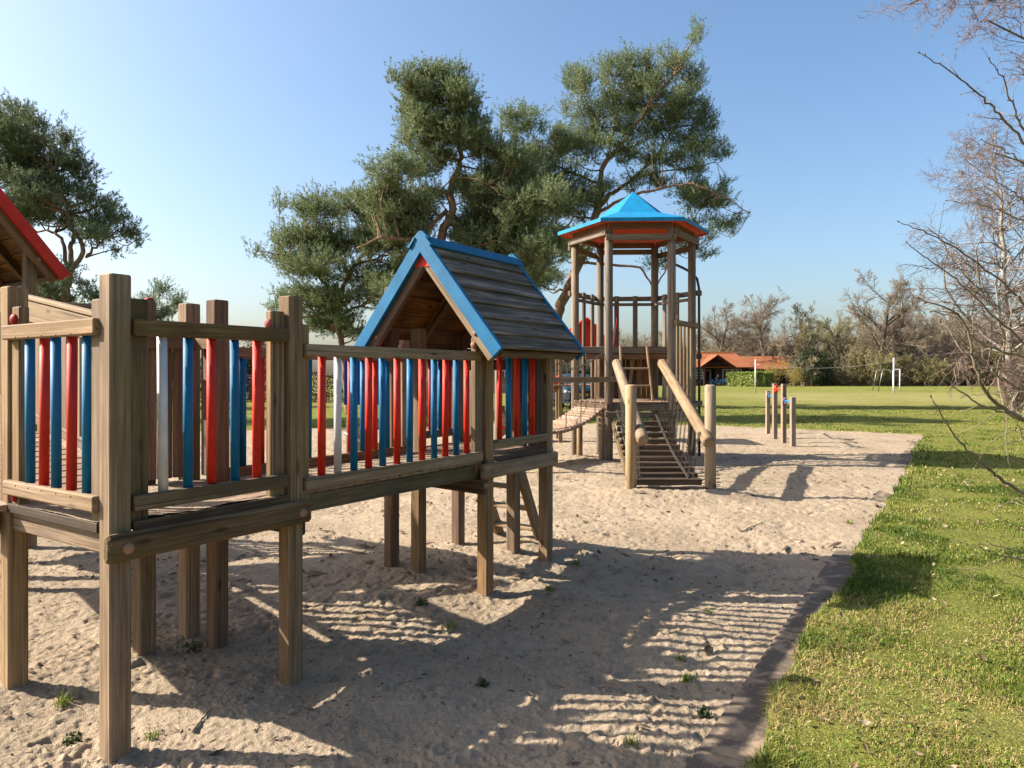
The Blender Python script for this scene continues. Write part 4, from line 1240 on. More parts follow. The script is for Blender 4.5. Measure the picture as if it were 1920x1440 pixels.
named = [(1342, 104, oakB, 1.12, 'round bare tree right behind the orange-tiled house, beside the tower pole', .3), (1437, 101, oakA, 1.12, 'tall bare tree rising behind the white net post right of the orange roof', 1.1),
         (1508, 97, slimA, 1.12, 'pale bare tree with greenish twigs in front of the dark evergreen', 2.0), (1646, 96, oakA, 1.32, 'largest bare oak-like tree behind the white goal frame', 2.6),
         (1575, 99, oakC, 1.1, 'leaning bare tree between the pale tree and the largest bare tree', 4.0)]
for px, Z, me, s, lab, rz in named: put_tree('bare_tree', me, X_at(px, Z), Z, lab, GW, s, rz)
g = np.random.default_rng(44)
kinds = [oakA, oakB, oakC, slimA, slimB, slimC]
for i in range(62):
    Z = g.uniform(100, 128)
    px = 1075 + (2150 - 1075) * (i + g.random()) / 62
    if 1270 < px < 1480 and Z < 106: Z += 8
    hs = .84 + .34 * min(1, max(0, (px - 1500) / 350))
    put_tree('bare_tree', kinds[g.integers(0, 6)], X_at(px, Z), Z, 'brown leafless tree in the far wood behind the field', GW, g.uniform(.72, 1.0) * hs, g.uniform(0, 6.28))
put_tree('bare_tree', tree_meshes(131, OAK, 7, .12, 2, 'bark', 'twig_red', thin=1.2), X_at(487, 52), 52, 'small bare reddish tree just left of the second near deck post', None, .9)
shr = [tree_meshes(110 + i, SHRUB, 4.2, .05, 1, 'twig', ('twig', 'twig_green', 'twig', 'twig_green')[i], multi=7, thin=1.5) for i in range(4)]
for i in range(70):
    Z = g.uniform(91, 99) if i % 2 else g.uniform(99, 112)
    px = (1470 if Z < 99 else 1075) + (2120 - (1470 if Z < 99 else 1075)) * (i + g.random()) / 70
    put_tree('bare_shrub', shr[g.integers(0, 4)], X_at(px, Z), Z, 'bare brown shrub at the edge of the far wood', 'shrubs along the wood edge', g.uniform(.9, 1.6), g.uniform(0, 6.28), cat='shrub', names=('stem', 'crown'))
# the tangled mass between the stems
n = 110000
Zc = 90 + 38 * g.random(n) ** 1.2; pxx = g.uniform(1060, 2160, n)
front = 93 + 1.5 * vnoise(pxx / 60, pxx * 0, 3)
ok = (Zc > front) & ~((pxx < 1475) & (Zc < 101))
Zc, pxx = Zc[ok], pxx[ok]; X = X_at(pxx, Zc)
hgt = (1.5 + 6.5 * vnoise(X * .22, Zc * .22, 9) ** 1.2) * g.random(len(X)) ** .9
C = np.stack([X, Zc, .05 + hgt], 1)
V, F = leaf_quads(C, .13, g, asp=.35)
d = unit(g.normal(size=(len(C), 3)) * .5 + np.array([0, 0, 1]))
V2, F2 = frusta(C - d * .6, C + d * .7, np.full(len(C), .014), np.full(len(C), .007), 3)
o = obj('undergrowth', np_mesh('undergrowth', np.concatenate([V, V2]), [F, F2 + len(V)], None, mats=[M['leaf_under'], M['twig']], fmat=np.concatenate([np.zeros(len(F)), np.ones(len(F2))])))
tag(o, 'tangled olive-brown undergrowth filling the far wood between its stems', 'undergrowth', kind='stuff')

# ---- birch at the right edge
def droop_tree(name, x, y, H, r, seed, label, trunk, lean, nl, spread):
    g = np.random.default_rng(seed)
    base = np.array([x, y, gz(x, y)])
    t = empty(name, base, label, 'tree')
    tm = MB(); big, fine = [], []
    tp = poly_at([(0, 0, -.2), (lean[0] * .3, lean[1] * .3, H * .35), (lean[0] * .7, lean[1] * .6, H * .7), (lean[0], lean[1], H)], 16)
    tp[1:-1] += g.normal(size=(14, 3)) * .05
    tm.tube(tp, list(np.linspace(r, r * .15, 16)), 9)
    P = dict(steps=[6, 6, 5], wob=[.30, .26, .2], up=[.02, -.06, -.16], taper=[.35, .4, .6], kids=[10, 10], t0=[.12, .08], ang=[.8, .7], len=[.45, .42], rad=[.55, .6], rmin=.0065)
    for i in range(nl):
        tt = .16 + .8 * (i + g.random()) / nl
        j = min(int(tt * 15), 14)
        a = g.uniform(0, 6.28)
        d = unit(np.array([math.cos(a), math.sin(a), g.uniform(.35, 1.1)]))
        L = H * spread * (1.1 - .75 * tt) * g.uniform(.75, 1.25)
        out = []
        grow(out, g, tp[j], d, L, r * .42 * (1.1 - tt), 0, P)
        for o in out: (big if o[0] == 0 else fine).append(o)
    V, F = frusta([o[1] for o in big], [o[2] for o in big], [o[3] for o in big], [o[4] for o in big], 6); tm.raw(V, F)
    tm.build('trunk', M[trunk], t, None, True)
    V, F = frusta([o[1] for o in fine], [o[2] for o in fine], [o[3] for o in fine], [o[4] for o in fine], 3)
    obj('crown', np_mesh('crown', V, [F], M['twig_red'], True), t)
    return t
droop_tree('birch_tree', X_at(1898, 29), 29, 11.6, .15, 201, 'white-barked birch with fine drooping bare twigs at the right edge', 'birch', (-.5, .3), 62, .44)
droop_tree('birch_tree', X_at(2010, 36), 36, 12, .12, 202, 'second birch trunk farther back beyond the right-edge birch', 'birch', (-.5, 0), 46, .40)
# overhanging tree, trunk outside the frame at the right
g = np.random.default_rng(77)
bx_, by_ = 12.6, 13.0
t = empty('overhanging_tree', (bx_, by_, gz(bx_, by_)), 'bare tree leaning in at the top right corner with long level boughs', 'tree')
tm = MB(); tm.tube(poly_at([(0, 0, -.2), (-.1, 0, 3), (-.3, -.1, 6), (-.5, 0, 9.5)], 12), list(np.linspace(.24, .08, 12)), 10)
big, fine = [], []
P = dict(steps=[7, 6, 5, 3], wob=[.14, .24, .26, .26], up=[.0, .02, .02, .04], taper=[.3, .35, .5, .6], kids=[13, 8, 5], t0=[.25, .12, .1], ang=[.65, .65, .65], len=[.40, .42, .45], rad=[.42, .5, .6], rmin=.0038)
for (z0, d, L, r_) in ((8.3, (-1, -.10, .02), 4.6, .055), (9.2, (-1, .12, .04), 5.0, .05), (7.6, (-1, -.05, .05), 4.2, .05), (8.9, (-1, .35, .0), 4.6, .05), (6.4, (-1, .1, .12), 4.2, .045), (8.0, (-.6, -.8, .3), 5, .06), (9.4, (-1, .3, .3), 5, .05), (5.8, (.8, .5, .4), 5, .06), (7, (.3, .9, .4), 5, .06), (5.2, (-.9, -.2, .2), 3.8, .04)):
    out = []
    grow(out, g, np.array([-.03 * z0, 0, z0]), unit(np.array(d, float)), L, r_, 0, P)
    for o in out: (big if o[0] == 0 else fine).append(o)
V, F = frusta([o[1] for o in big], [o[2] for o in big], [o[3] for o in big], [o[4] for o in big], 6); tm.raw(V, F)
tm.build('trunk', M['bark'], t, None, True)
V, F = frusta([o[1] for o in fine], [o[2] for o in fine], [o[3] for o in fine], [o[4] for o in fine], 3)
obj('crown', np_mesh('crown', V, [F], M['twig_red'], True), t)

# ---- budding shrub close to the camera at the right
rootx, rooty = 2.75, 2.55
sh_ = empty('budding_shrub', (rootx, rooty, gz(rootx, rooty)), 'leafless shrub with reddish budding twigs reaching in close from the right', 'shrub')
TW = [(2.3, [(1725, 98), (1782, 135), (1840, 180), (1876, 218), (1925, 272)], .0055, 'd'), (2.2, [(1857, 110), (1882, 152), (1902, 205), (1928, 262)], .0052, 'd'), (2.6, [(1685, 415), (1740, 437), (1800, 470), (1880, 530), (1935, 585)], .0055, 'd'),
      (2.5, [(1702, 457), (1760, 500), (1812, 542), (1872, 602), (1935, 655)], .0055, 'd'), (2.4, [(1722, 560), (1790, 588), (1815, 625), (1826, 680), (1850, 738), (1890, 770), (1935, 795)], .0085, 'd'), (2.5, [(1745, 582), (1795, 600), (1835, 640), (1882, 660), (1935, 670)], .0075, 'p'),
      (2.5, [(1790, 636), (1840, 675), (1882, 712), (1935, 738)], .0065, 'p'), (2.6, [(1757, 693), (1790, 725), (1840, 760), (1890, 778), (1935, 796)], .0065, 'p'), (2.1, [(1748, 748), (1772, 790), (1805, 835), (1842, 870), (1872, 893), (1935, 936)], .0062, 'd'),
      (2.5, [(1838, 1026), (1870, 1040), (1935, 1052)], .0045, 'd'), (2.6, [(1815, 1022), (1860, 1022), (1935, 1042)], .004, 'p'), (2.6, [(1775, 1066), (1830, 1066), (1880, 1048), (1935, 1040)], .0035, 'p'), (2.4, [(1885, 1072), (1935, 1090)], .004, 'd'), (2.6, [(1850, 965), (1895, 940), (1935, 930)], .0035, 'p'),
      (2.6, [(1835, 855), (1880, 835), (1935, 820)], .0035, 'p'), (2.6, [(1840, 840), (1890, 812), (1935, 800)], .0035, 'p'), (2.7, [(1855, 960), (1900, 985), (1935, 1005)], .0035, 'p'), (2.5, [(1868, 340), (1900, 360), (1935, 390)], .005, 'd'), (2.7, [(1775, 378), (1850, 388), (1935, 420)], .005, 'p'),
      (2.7, [(1842, 262), (1890, 285), (1935, 320)], .005, 'p'), (2.6, [(1908, 110), (1925, 150), (1940, 190)], .005, 'd'), (2.7, [(1850, 600), (1890, 640), (1935, 690)], .005, 'p'), (2.4, [(1905, 790), (1925, 830), (1945, 880)], .005, 'p'), (2.6, [(1885, 640), (1905, 560), (1940, 520)], .005, 'd'),
      (2.5, [(1840, 700), (1880, 690), (1935, 705)], .004, 'p'), (2.7, [(1800, 745), (1850, 738), (1935, 730)], .0035, 'p'), (2.6, [(1890, 870), (1886, 830), (1888, 800)], .003, 'd'), (2.3, [(1870, 905), (1905, 925), (1940, 950)], .003, 'p')]
g = np.random.default_rng(91)
pale, dark, budC = MB(), MB(), []
rb = np.array([rootx, rooty, gz(rootx, rooty)])
for Z, pl, r_, kd in TW:
    pts = [np.array(at(q[0], q[1], Z + .18 * (i / len(pl)) )) for i, q in enumerate(pl)]
    last, prev = pts[-1], pts[-2]
    mid = last + unit(last - prev) * .35
    mid2 = (mid + rb) / 2 + np.array([.1, 0, .15 * (mid[2] - rb[2])])
    S = poly_at(pts + [mid, mid2, rb + g.normal(size=3) * np.array([.12, .12, 0]) + np.array([0, 0, -.05])], 44)
    S += g.normal(size=S.shape) * .0025
    r_ *= .66
    rr = r_ * np.linspace(.35, 1.9, 44)
    (pale if kd == 'p' else dark).tube(S - rb, list(rr), 7)
    nb = 9
    for q in range(nb):
        i = int(1 + q * 22 / nb + g.uniform(0, 1.5))
        ax = unit(S[i + 1] - S[i]); rd = g.normal(size=3); rd = unit(rd - ax * (rd @ ax))
        d = unit(rd * .8 - ax * .7)
        budC.append((S[i] + rd * rr[i], d, r_ * g.uniform(.55, .85)))
        if g.random() < .28:
            e = S[i] + d * g.uniform(.04, .16)
            (pale if kd == 'p' else dark).tube([S[i] - rb, (S[i] + e) / 2 + g.normal(size=3) * .006 - rb, e - rb], [rr[i] * .5, rr[i] * .4, rr[i] * .25], 5)
            budC.append((e, d, r_ * .6))
    budC.append((S[0], unit(S[0] - S[1]), r_ * .8))
dark.build('stem', M['bark'], sh_, None, True); s2 = pale.build('stem', M['twig'], sh_, None, True); tag(s2, 'paler stems of the shrub')
bm_ = MB()
for c, d, s_ in budC:
    c = c - rb
    bm_.tube([c - d * s_, c, c + d * s_ * 1.3, c + d * s_ * 2.8], [s_ * .4, s_ * .85, s_ * .75, s_ * .08], 6)
tag(bm_.build('buds', M['bud'], sh_, None, True), kind='stuff')
# twiggy bush far right in front of the birch
put_tree('bare_shrub', tree_meshes(141, SHRUB, 2.6, .03, 1, 'twig', 'twig_red', multi=7, thin=.6), X_at(1915, 26), 26, 'twiggy bare shrub growing around the foot of the right-edge birch', None, 1.1, 0, cat='shrub', names=('stem', 'crown'))
put_tree('bare_shrub', tree_meshes(142, SHRUB, 2.4, .03, 1, 'twig', 'twig', multi=6, thin=.6), 13.6, 17.5, 'bare shrub at the right picture edge behind the budding twigs', None, 1.0, 0, cat='shrub', names=('stem', 'crown'))

# ------------------------------------------------------------------ background buildings
k = NT('clay_tiles')
tc = k.n('TexCoord'); v = tc.outputs['Object']
w1 = k.n('TexWave', wave_type='BANDS', bands_direction='X', Scale=4.2, Distortion=0.3); k.l(v, w1.inputs['Vector'])
w2 = k.n('TexWave', wave_type='BANDS', bands_direction='Z', wave_profile='SAW', Scale=2.6, Distortion=0.2); k.l(v, w2.inputs['Vector'])
n1 = k.noise(v, 2.2, 5, .7)
c = k.ramp(n1, [(.3, (.38, .115, .045)), (.7, (.58, .21, .09))])
c = k.mix(k.ramp(w2.outputs['Fac'], [(.0, .45), (.2, 0.0)]), c, (.16, .05, .025))
k.bump(k.math('ADD', w1.outputs['Fac'], w2.outputs['Fac']), .8, .06)
M['tiles'] = k.set(c, .75, .2)
M['timber'] = wood('dark_stained_boards', (.018, .010, .009), (.032, .017, .014), (.05, .028, .022), stain=.3, knots=False)
M['window_white'] = NT('white_window_frame').set((.72, .71, .68), .5)
M['glass'] = NT('window_glass').set((.06, .075, .08), .08, .6)
M['cream'] = NT('cream_render').set((.62, .55, .42), .9)
M['shadewall'] = NT('shaded_render').set((.30, .28, .26), .9)  # house wall in shadow, its shade put into this grey
M['room_shade'] = NT('interior_shade').set((.03, .025, .022), .9)
M['red_post'] = NT('dark_red_post').set((.14, .03, .028), .7)
M['slate'] = NT('dark_roof').set((.07, .065, .06), .8)

def gable_roof(m, x0, x1, y0, y1, ze, zr, over=.35, t=.12, hipx1=0):
    "ridge along x"
    ym = (y0 + y1) / 2; sl = (zr - ze) / (ym - y0)
    yo0, yo1, zo = y0 - over, y1 + over, ze - over * sl
    a, b = x0 - over, x1 + over
    V = [(a, yo0, zo), (b, yo0, zo), (b - hipx1, ym, zr), (a, ym, zr), (a, yo1, zo), (b, yo1, zo)]
    V += [(x, y, z - t) for (x, y, z) in V]
    m.raw(V, [(0, 1, 2, 3), (3, 2, 5, 4), (1, 5, 2) if hipx1 else (1, 7, 8, 2), (9, 8, 7, 6), (10, 11, 8, 9), (0, 6, 7, 1), (5, 11, 10, 4), (0, 3, 9, 6), (3, 4, 10, 9)] + ([(7, 8, 11), (1, 7, 11, 5)] if hipx1 else [(2, 8, 11, 5)]))
hx0, hy0 = 26.0, 93.0
ho = empty('bungalow', (hx0, hy0, 0), 'dark timber bungalow with orange tiled roof and porch gable across the field', 'house')
def hp(x, y, z): return (x - hx0, y - hy0, z)
m = MB()
m.box(hp(19.0, 94.2, 0), hp(25.6, 101, 2.75)); m.box(hp(25.6, 96.0, 0), hp(26.8, 100.99, 2.74)); m.box(hp(26.8, 94.2, 0), hp(31.1, 101, 2.75))
m.raw([hp(19.0, 94.3, 2.75), hp(19.0, 100.9, 2.75), hp(19.0, 97.6, 4.2)], [(0, 1, 2)])
m.build('wall', M['timber'], ho)
m = MB(); gable_roof(m, 18.8 - hx0, 31.1 - hx0, 94.2 - hy0, 101 - hy0, 2.78, 4.45, .6, .12, 1.2); m.build('roof', M['tiles'], ho)
m = MB()
for i in range(34): m.tube([hp(18.4 + i * .345, 97.6, 4.46), hp(18.4 + i * .345 + .30, 97.6, 4.49)], .12, 8)
m.build('ridge_tiles', M['tiles'], ho)
m = MB(); gable_roof(m, 31.5 - hx0, 37.5 - hx0, 96 - hy0, 103 - hy0, 2.5, 4.05, .5); m.build('roof', M['tiles'], ho)
m = MB().box(hp(31.12, 96.2, 0), hp(37.3, 102.8, 2.55)); m.raw([hp(37.28, 96.3, 2.5), hp(37.28, 102.7, 2.5), hp(37.28, 99.5, 3.9)], [(0, 1, 2)]); m.build('wall', M['timber'], ho)
# porch: cross gable, ridge along y
m = MB()
V = []
for y in (92.6, 97.5):
    V += [hp(24.3, y, 2.45), hp(26.7, y, 4.12), hp(29.1, y, 2.45), hp(24.3, y, 2.33), hp(26.7, y, 4.0), hp(29.1, y, 2.33)]
m.raw(V, [(0, 1, 7, 6), (1, 2, 8, 7), (9, 10, 4, 3), (10, 11, 5, 4), (0, 3, 4, 1), (1, 4, 5, 2)])
m.build('porch_roof', M['tiles'], ho)
m = MB()
m.bar(hp(24.35, 92.55, 2.36), hp(26.72, 92.55, 4.02), .16, .06); m.bar(hp(29.05, 92.55, 2.36), hp(26.68, 92.555, 4.02), .16, .06)
m.bar(hp(25.3, 92.6, 2.92), hp(28.1, 92.6, 2.92), .1, .1); m.bar(hp(26.7, 92.61, 2.95), hp(26.7, 92.61, 3.9), .1, .08); m.bar(hp(26.7, 92.62, 2.95), hp(25.9, 92.62, 3.4), .08, .06); m.bar(hp(26.7, 92.62, 2.95), hp(27.5, 92.62, 3.4), .08, .06)
m.build('porch_truss', M['timber'], ho)
for x in (24.95, 28.35): MB().box(hp(x - .07, 92.7, 0), hp(x + .07, 92.84, 2.9)).build('porch_post', M['red_post'], ho)
def window(x0, x1, z0, z1, y, bars=(0, 0), parent=ho, off=hp):
    f = MB()
    w = .07
    f.box(off(x0, y - .05, z0), off(x0 + w, y + .04, z1)); f.box(off(x1 - w, y - .05, z0), off(x1, y + .04, z1))
    f.box(off(x0 + w, y - .05, z0), off(x1 - w, y + .04, z0 + w)); f.box(off(x0 + w, y - .05, z1 - w), off(x1 - w, y + .04, z1))
    for i in range(bars[0]):
        xx = x0 + (x1 - x0) * (i + 1) / (bars[0] + 1); f.box(off(xx - .03, y - .048, z0 + w), off(xx + .03, y + .03, z1 - w))
    for i in range(bars[1]):
        zz = z0 + (z1 - z0) * (i + 1) / (bars[1] + 1); f.box(off(x0 + w, y - .046, zz - .025), off(x1 - w, y + .028, zz + .025))
    fo = f.build('window', M['window_white'], parent)
    MB().box(off(x0 + .02, y - .01, z0 + .02), off(x1 - .02, y + .02, z1 - .02)).build('pane', M['glass'], fo)
window(24.2, 25.1, .95, 2.22, 94.17, (1, 2)); window(21.6, 22.8, .95, 2.22, 94.17, (1, 2))
window(27.75, 28.95, .08, 2.2, 94.17, (0, 0)); window(28.97, 30.2, .08, 2.25, 94.17, (1, 0))
d_ = MB().box(hp(26.5, 95.9, .02), hp(26.75, 95.97, 2.15)).box(hp(25.62, 95.9, 2.05), hp(26.5, 95.97, 2.15)).box(hp(25.61, 95.9, .02), hp(25.72, 95.97, 2.04)).build('door', M['window_white'], ho)
MB().box(hp(25.74, 95.93, .03), hp(26.48, 95.96, 2.03)).build('pane', M['room_shade'], d_)  # flat dark sheet, the dim room's shade is put into its colour
MB().box(hp(27.0, 94.12, 1.2), hp(27.2, 94.19, 1.5)).build('wall_lamp', M['window_white'], ho)

# two gabled houses far behind the tower
for (nm, x, y, w, d, ze, zr, wm, rm, lab) in (('house', 4.55, 46, 4.4, 9, 2.05, 4.05, 'cream', 'tiles', 'cream gabled house with orange tiles seen between the tower poles'),
                                          ('house', -.6, 58, 6.4, 9, 2.3, 4.7, 'shadewall', 'slate', 'gabled house with shade-grey walls seen through the bars of the blue hut')):
    e = empty(nm, (x, y, 0), lab, 'house')
    m = MB(); m.box((-w / 2, 0, 0), (w / 2, d, ze)); m.raw([(-w / 2, .002, ze), (w / 2, .002, ze), (0, .002, zr - .1), (-w / 2, d - .002, ze), (w / 2, d - .002, ze), (0, d - .002, zr - .1)], [(0, 1, 2), (4, 3, 5)]); m.build('wall', M[wm], e)
    m = MB(); sl = (zr - ze) / (w / 2); o_ = .5
    V = []
    for yy in (-.4, d + .4): V += [(-w / 2 - o_, yy, ze - o_ * sl), (0, yy, zr), (w / 2 + o_, yy, ze - o_ * sl), (-w / 2 - o_, yy, ze - o_ * sl - .14), (0, yy, zr - .14), (w / 2 + o_, yy, ze - o_ * sl - .14)]
    m.raw(V, [(0, 1, 7, 6), (1, 2, 8, 7), (9, 10, 4, 3), (10, 11, 5, 4), (0, 3, 4, 1), (1, 4, 5, 2), (7, 10, 9, 6), (8, 11, 10, 7), (0, 6, 9, 3), (2, 5, 11, 8)])
    m.build('roof', M[rm], e)
    window(-.5, .5, .9, 1.9, -.01, (1, 0), e, lambda a, b, c: (a, b, c)); window(1.1, 1.7, .1, 1.95, -.012, (0, 0), e, lambda a, b, c: (a, b, c))

# parked car facing the camera
k = NT('teal_car_paint'); M['car'] = k.set((.008, .05, .075), .35, .4)
M['plate'] = NT('yellow_number_plate').set((.75, .50, .02), .5)
M['lamp_glass'] = NT('headlight_glass').set((.75, .78, .8), .15, .7)
def car(x, y, lab, rz=0.0):
    c = empty('parked_car', (x, y, gz(x, y)), lab, 'car', None, rz)
    prof = [(-2.0, .32), (-2.05, .55), (-2.0, .82), (-1.85, .95), (-1.0, 1.06), (-.85, 1.08), (-.15, 1.50), (.3, 1.56), (1.2, 1.54), (1.75, 1.42), (2.0, 1.0), (2.03, .6), (1.98, .32)]
    V, F = [], []
    cols = [(-.86, .0, 1), (-.88, .0, 1), (-.6, .03, 1), (0, .05, 1), (.6, .03, 1), (.88, 0, 1), (.86, 0, 1)]
    for (a, z) in prof:
        tuck = max(0, (z - 1.0)) * .42
        for (xx, bul, _) in cols:
            V.append((xx - math.copysign(tuck, xx) * (abs(xx) > .1) * min(1, abs(xx) / .86), a - (bul * 2 if a < 0 else -bul * 2), z + (bul * .6 if z > .9 else 0)))
    n = len(cols)
    for i in range(len(prof) - 1):
        for j in range(n - 1): F.append((i * n + j, i * n + j + 1, (i + 1) * n + j + 1, (i + 1) * n + j))
    F.append(tuple(i * n for i in range(len(prof)))); F.append(tuple(i * n + n - 1 for i in range(len(prof) - 1, -1, -1)))
    m = MB(); m.raw(V, F); m.build('body', M['car'], c, None, True)
    m = MB(); m.raw([(-.72, -.93, 1.10), (.72, -.93, 1.10), (.58, -.27, 1.475), (-.58, -.27, 1.475)], [(0, 1, 2, 3)]); ws = m.build('windscreen', M['glass'], c)
    for s_ in (-1, 1):
        m = MB(); m.raw([(s_ * .80, -.62, 1.12), (s_ * .80, 1.6, 1.12), (s_ * .675, 1.3, 1.46), (s_ * .675, -.02, 1.46)], [(0, 1, 2, 3)]); m.build('side_window', M['glass'], c)
        MB().box((s_ * .62 - .16, -2.08, .66), (s_ * .62 + .16, -1.9, .82), .04).build('headlight', M['lamp_glass'], c)
        MB().box((s_ * .95 - .09, -.75, 1.0), (s_ * .95 + .09, -.62, 1.14), .03).build('wing_mirror', M['car'], c)
        for yy in (-1.25, 1.3):
            w_ = MB().tube([(s_ * .70, yy, .31), (s_ * .90, yy, .31)], .31, 20).build('wheel', M['black'], c)
            MB().tube([(s_ * .89, yy, .31), (s_ * .905, yy, .31)], .19, 14).build('rim', M['steel'], w_)
    MB().box((-.27, -2.19, .60), (.27, -2.16, .72)).build('number_plate', M['plate'], c)
    MB().box((-.80, -2.17, .30), (.80, -2.10, .52), .03).build('bumper', M['black'], c)
    MB().box((-.38, -2.155, .73), (.38, -2.10, .84), .02).build('grille', M['black'], c)
car(2.95, 33.5, 'teal car with yellow number plate parked behind the tower', .06)
car(5.1, 38, 'second dark teal car mostly hidden behind the tower planks', .3)

# bench
be = empty('park_bench', (1.75, 28.3, gz(1.75, 28.3)), 'grey weathered plank bench beyond the hanging bridge', 'bench')
M['plank_grey'] = wood('silver_grey_planks', (.36, .34, .33), (.47, .45, .44), (.56, .55, .54), stain=.1)
for z_, y_ in ((.62, .20), (.76, .23)): beam('backrest_plank', be, (-.95, y_, z_), (.95, y_, z_), .035, .125, M['plank_grey'], side=(0, 1, 0))
for y_ in (-.2, -.05, .1): beam('seat_plank', be, (-.95, y_, .44), (.95, y_, .44), .125, .035, M['plank_grey'], side=(0, 1, 0))
for x_ in (-.6, .6):
    beam('leg', be, (x_, .19, 0), (x_, .22, .83), .10, .12, M['black'], side=(1, 0, 0)); beam('leg', be, (x_, -.2, 0), (x_, -.2, .42), .10, .12, M['black'], side=(1, 0, 0))

# volleyball net and posts, goal
M['white_metal'] = paint('white_metal', (.74, .73, .70), .45)
vp = empty('volleyball_posts', (24.4, 56.6, 0), 'two white net posts with a sagging line strung between them on the field', 'net posts')
for (x, y) in ((20.3, 59.6), (28.63, 53.6)):
    MB().tube([(x - 24.4, y - 56.6, 0), (x - 24.4, y - 56.6, 2.8)], .05, 10).build('post', M['white_metal'], vp, None, True)
V = []
for i in range(25):
    t = i / 24
    V.append((20.3 + 8.33 * t - 24.4, 59.6 - 6 * t - 56.6, 2.40 + .15 * t - .42 * (1 - (2 * t - 1) ** 2) + .0))
MB().tube(V, .012, 6).build('net_line', M['steel'], vp, None, True)
gl = empty('football_goal', (34.2, 64.5, 0), 'small white goal frame seen side on behind the right net post', 'goal')
for (x, y) in ((34.19, 63.0), (35.3, 66.2)):
    a = Vector((x - 34.2, y - 64.5, 0))
    MB().tube([a, a + Vector((0, 0, 1.98))], .06, 10).build('post', M['white_metal'], gl, None, True)
    MB().tube([a + Vector((0, 0, 1.98)), a + Vector((-1.45, .15, 1.92)), a + Vector((-1.8, .2, 0))], .032, 8).build('stay', M['steel'], gl, None, True)
MB().tube([(34.19 - 34.2, 63 - 64.5, 1.98), (35.3 - 34.2, 66.2 - 64.5, 1.98)], .055, 8).build('crossbar', M['white_metal'], gl, None, True)

# hedges and bushes
def hedge(name, label, cat, x, y, pts, h, n, size, mt, rough=.12, seed=1):
    "leafy block over a ground outline given as a polyline with a thickness"
    g = np.random.default_rng(seed)
    e = empty(name, (x, y, gz(x, y)), label, cat)
    Cs = []
    P = np.array(pts, float)
    for i in range(len(P) - 1):
        a, b = P[i], P[i + 1]; L = np.linalg.norm(b - a); d = (b - a) / L; nn = np.array([-d[1], d[0]])
        k_ = int(n * L / sum(np.linalg.norm(P[j + 1] - P[j]) for j in range(len(P) - 1)))
        t = g.uniform(0, L, k_); w = g.uniform(-.5, .5, k_); z = g.uniform(.02, h, k_)
        face = g.integers(0, 4, k_)
        w = np.where(face == 0, -.5, np.where(face == 1, .5, w)); z = np.where(face == 2, h, z)
        p = a + d * t[:, None] + nn * w[:, None] * 1.0
        bump = (fbm(t * 1.3, z * 1.3, seed, 3) - .5) * rough * 4
        p = p + nn * (np.sign(w) * bump)[:, None]
        Cs.append(np.stack([p[:, 0] - x, p[:, 1] - y, z + bump * (face == 2)], 1))
    C = np.concatenate(Cs) + g.normal(size=(sum(len(c) for c in Cs), 3)) * .05
    V, F = leaf_quads(C, size, g)
    obj('foliage', np_mesh('foliage', V, [F], M[mt]), e)
    m = MB()
    for i in range(len(P) - 1):
        L = np.linalg.norm(P[i + 1] - P[i])
        for t in np.arange(.2, L, .5):
            q = P[i] + (P[i + 1] - P[i]) * t / L
            m.tube([(q[0] - x, q[1] - y, -.1), (q[0] - x + g.normal() * .1, q[1] - y, h * .55), (q[0] - x + g.normal() * .25, q[1] - y, h * .92)], [.03, .02, .006], 5)
    m.build('stem', M['bark'], e)
hedge('garden_hedge', 'clipped light green hedge in front of the dark bungalow', 'hedge', 29.8, 88.5, [(27.4, 90.2), (30.0, 86.6), (32.3, 89.4)], 1.75, 9000, .10, 'leaf_hedge')
hedge('beech_hedge', 'long reddish brown beech hedge across the lawn behind the near deck', 'hedge', -12, 40, [(-27, 40.5), (-5.2, 39.5)], 1.5, 26000, .055, 'leaf_beech', .1, 4)
def bush(name, label, x, y, rx, rz, n, size, mt, seed, group=None, cat='bush', lumps=7):
    g = np.random.default_rng(seed)
    e = empty(name, (x, y, gz(x, y)), label, cat, group)
    cs = np.stack([g.uniform(-.6, .6, lumps) * rx, g.uniform(-.6, .6, lumps) * rx, g.uniform(.3, .8, lumps) * rz], 1)
    i = g.integers(0, lumps, n)
    u = unit(g.normal(size=(n, 3))) * g.uniform(.45, 1.05, n)[:, None] ** .7
    C = cs[i] + u * np.array([rx * .5, rx * .5, rz * .34]) * (1 + .3 * g.normal(size=(n, 1)) * .5)
    C[:, 2] = np.abs(C[:, 2])
    V, F = leaf_quads(C, size, g)
    obj('foliage', np_mesh('foliage', V, [F], M[mt]), e)
    m = MB()
    for c in cs: m.tube([(c[0] * .15, c[1] * .15, -.1), (c[0] * .6, c[1] * .6, c[2] * .6), tuple(c)], [.05, .035, .012], 6)
    m.build('stem', M['bark'], e)
bush('forsythia_bush', 'yellow flowering bush to the right of the bungalow hedge', X_at(1455, 90), 90, 1.6, 3.2, 2600, .06, 'leaf_yellow', 5)
bush('forsythia_bush', 'thin yellowish bush between the orange roof and the dark evergreen', X_at(1490, 91.5), 91.5, 1.3, 2.4, 2200, .06, 'leaf_yellow', 6)
bush('evergreen_bush', 'dark holly-like evergreen at the wood edge right of the bungalow', X_at(1530, 92), 92, 2.3, 5.0, 14000, .09, 'leaf_dark', 7, None, 'bush', 12)
bush('evergreen_bush', 'dark evergreen bush above the beech hedge', X_at(470, 44), 44, .9, 2.6, 5000, .06, 'leaf_dark', 8)
bush('evergreen_bush', 'dark evergreen bush against the cream house wall', X_at(1051, 43), 43, .9, 2.0, 4000, .06, 'leaf_dark', 9)
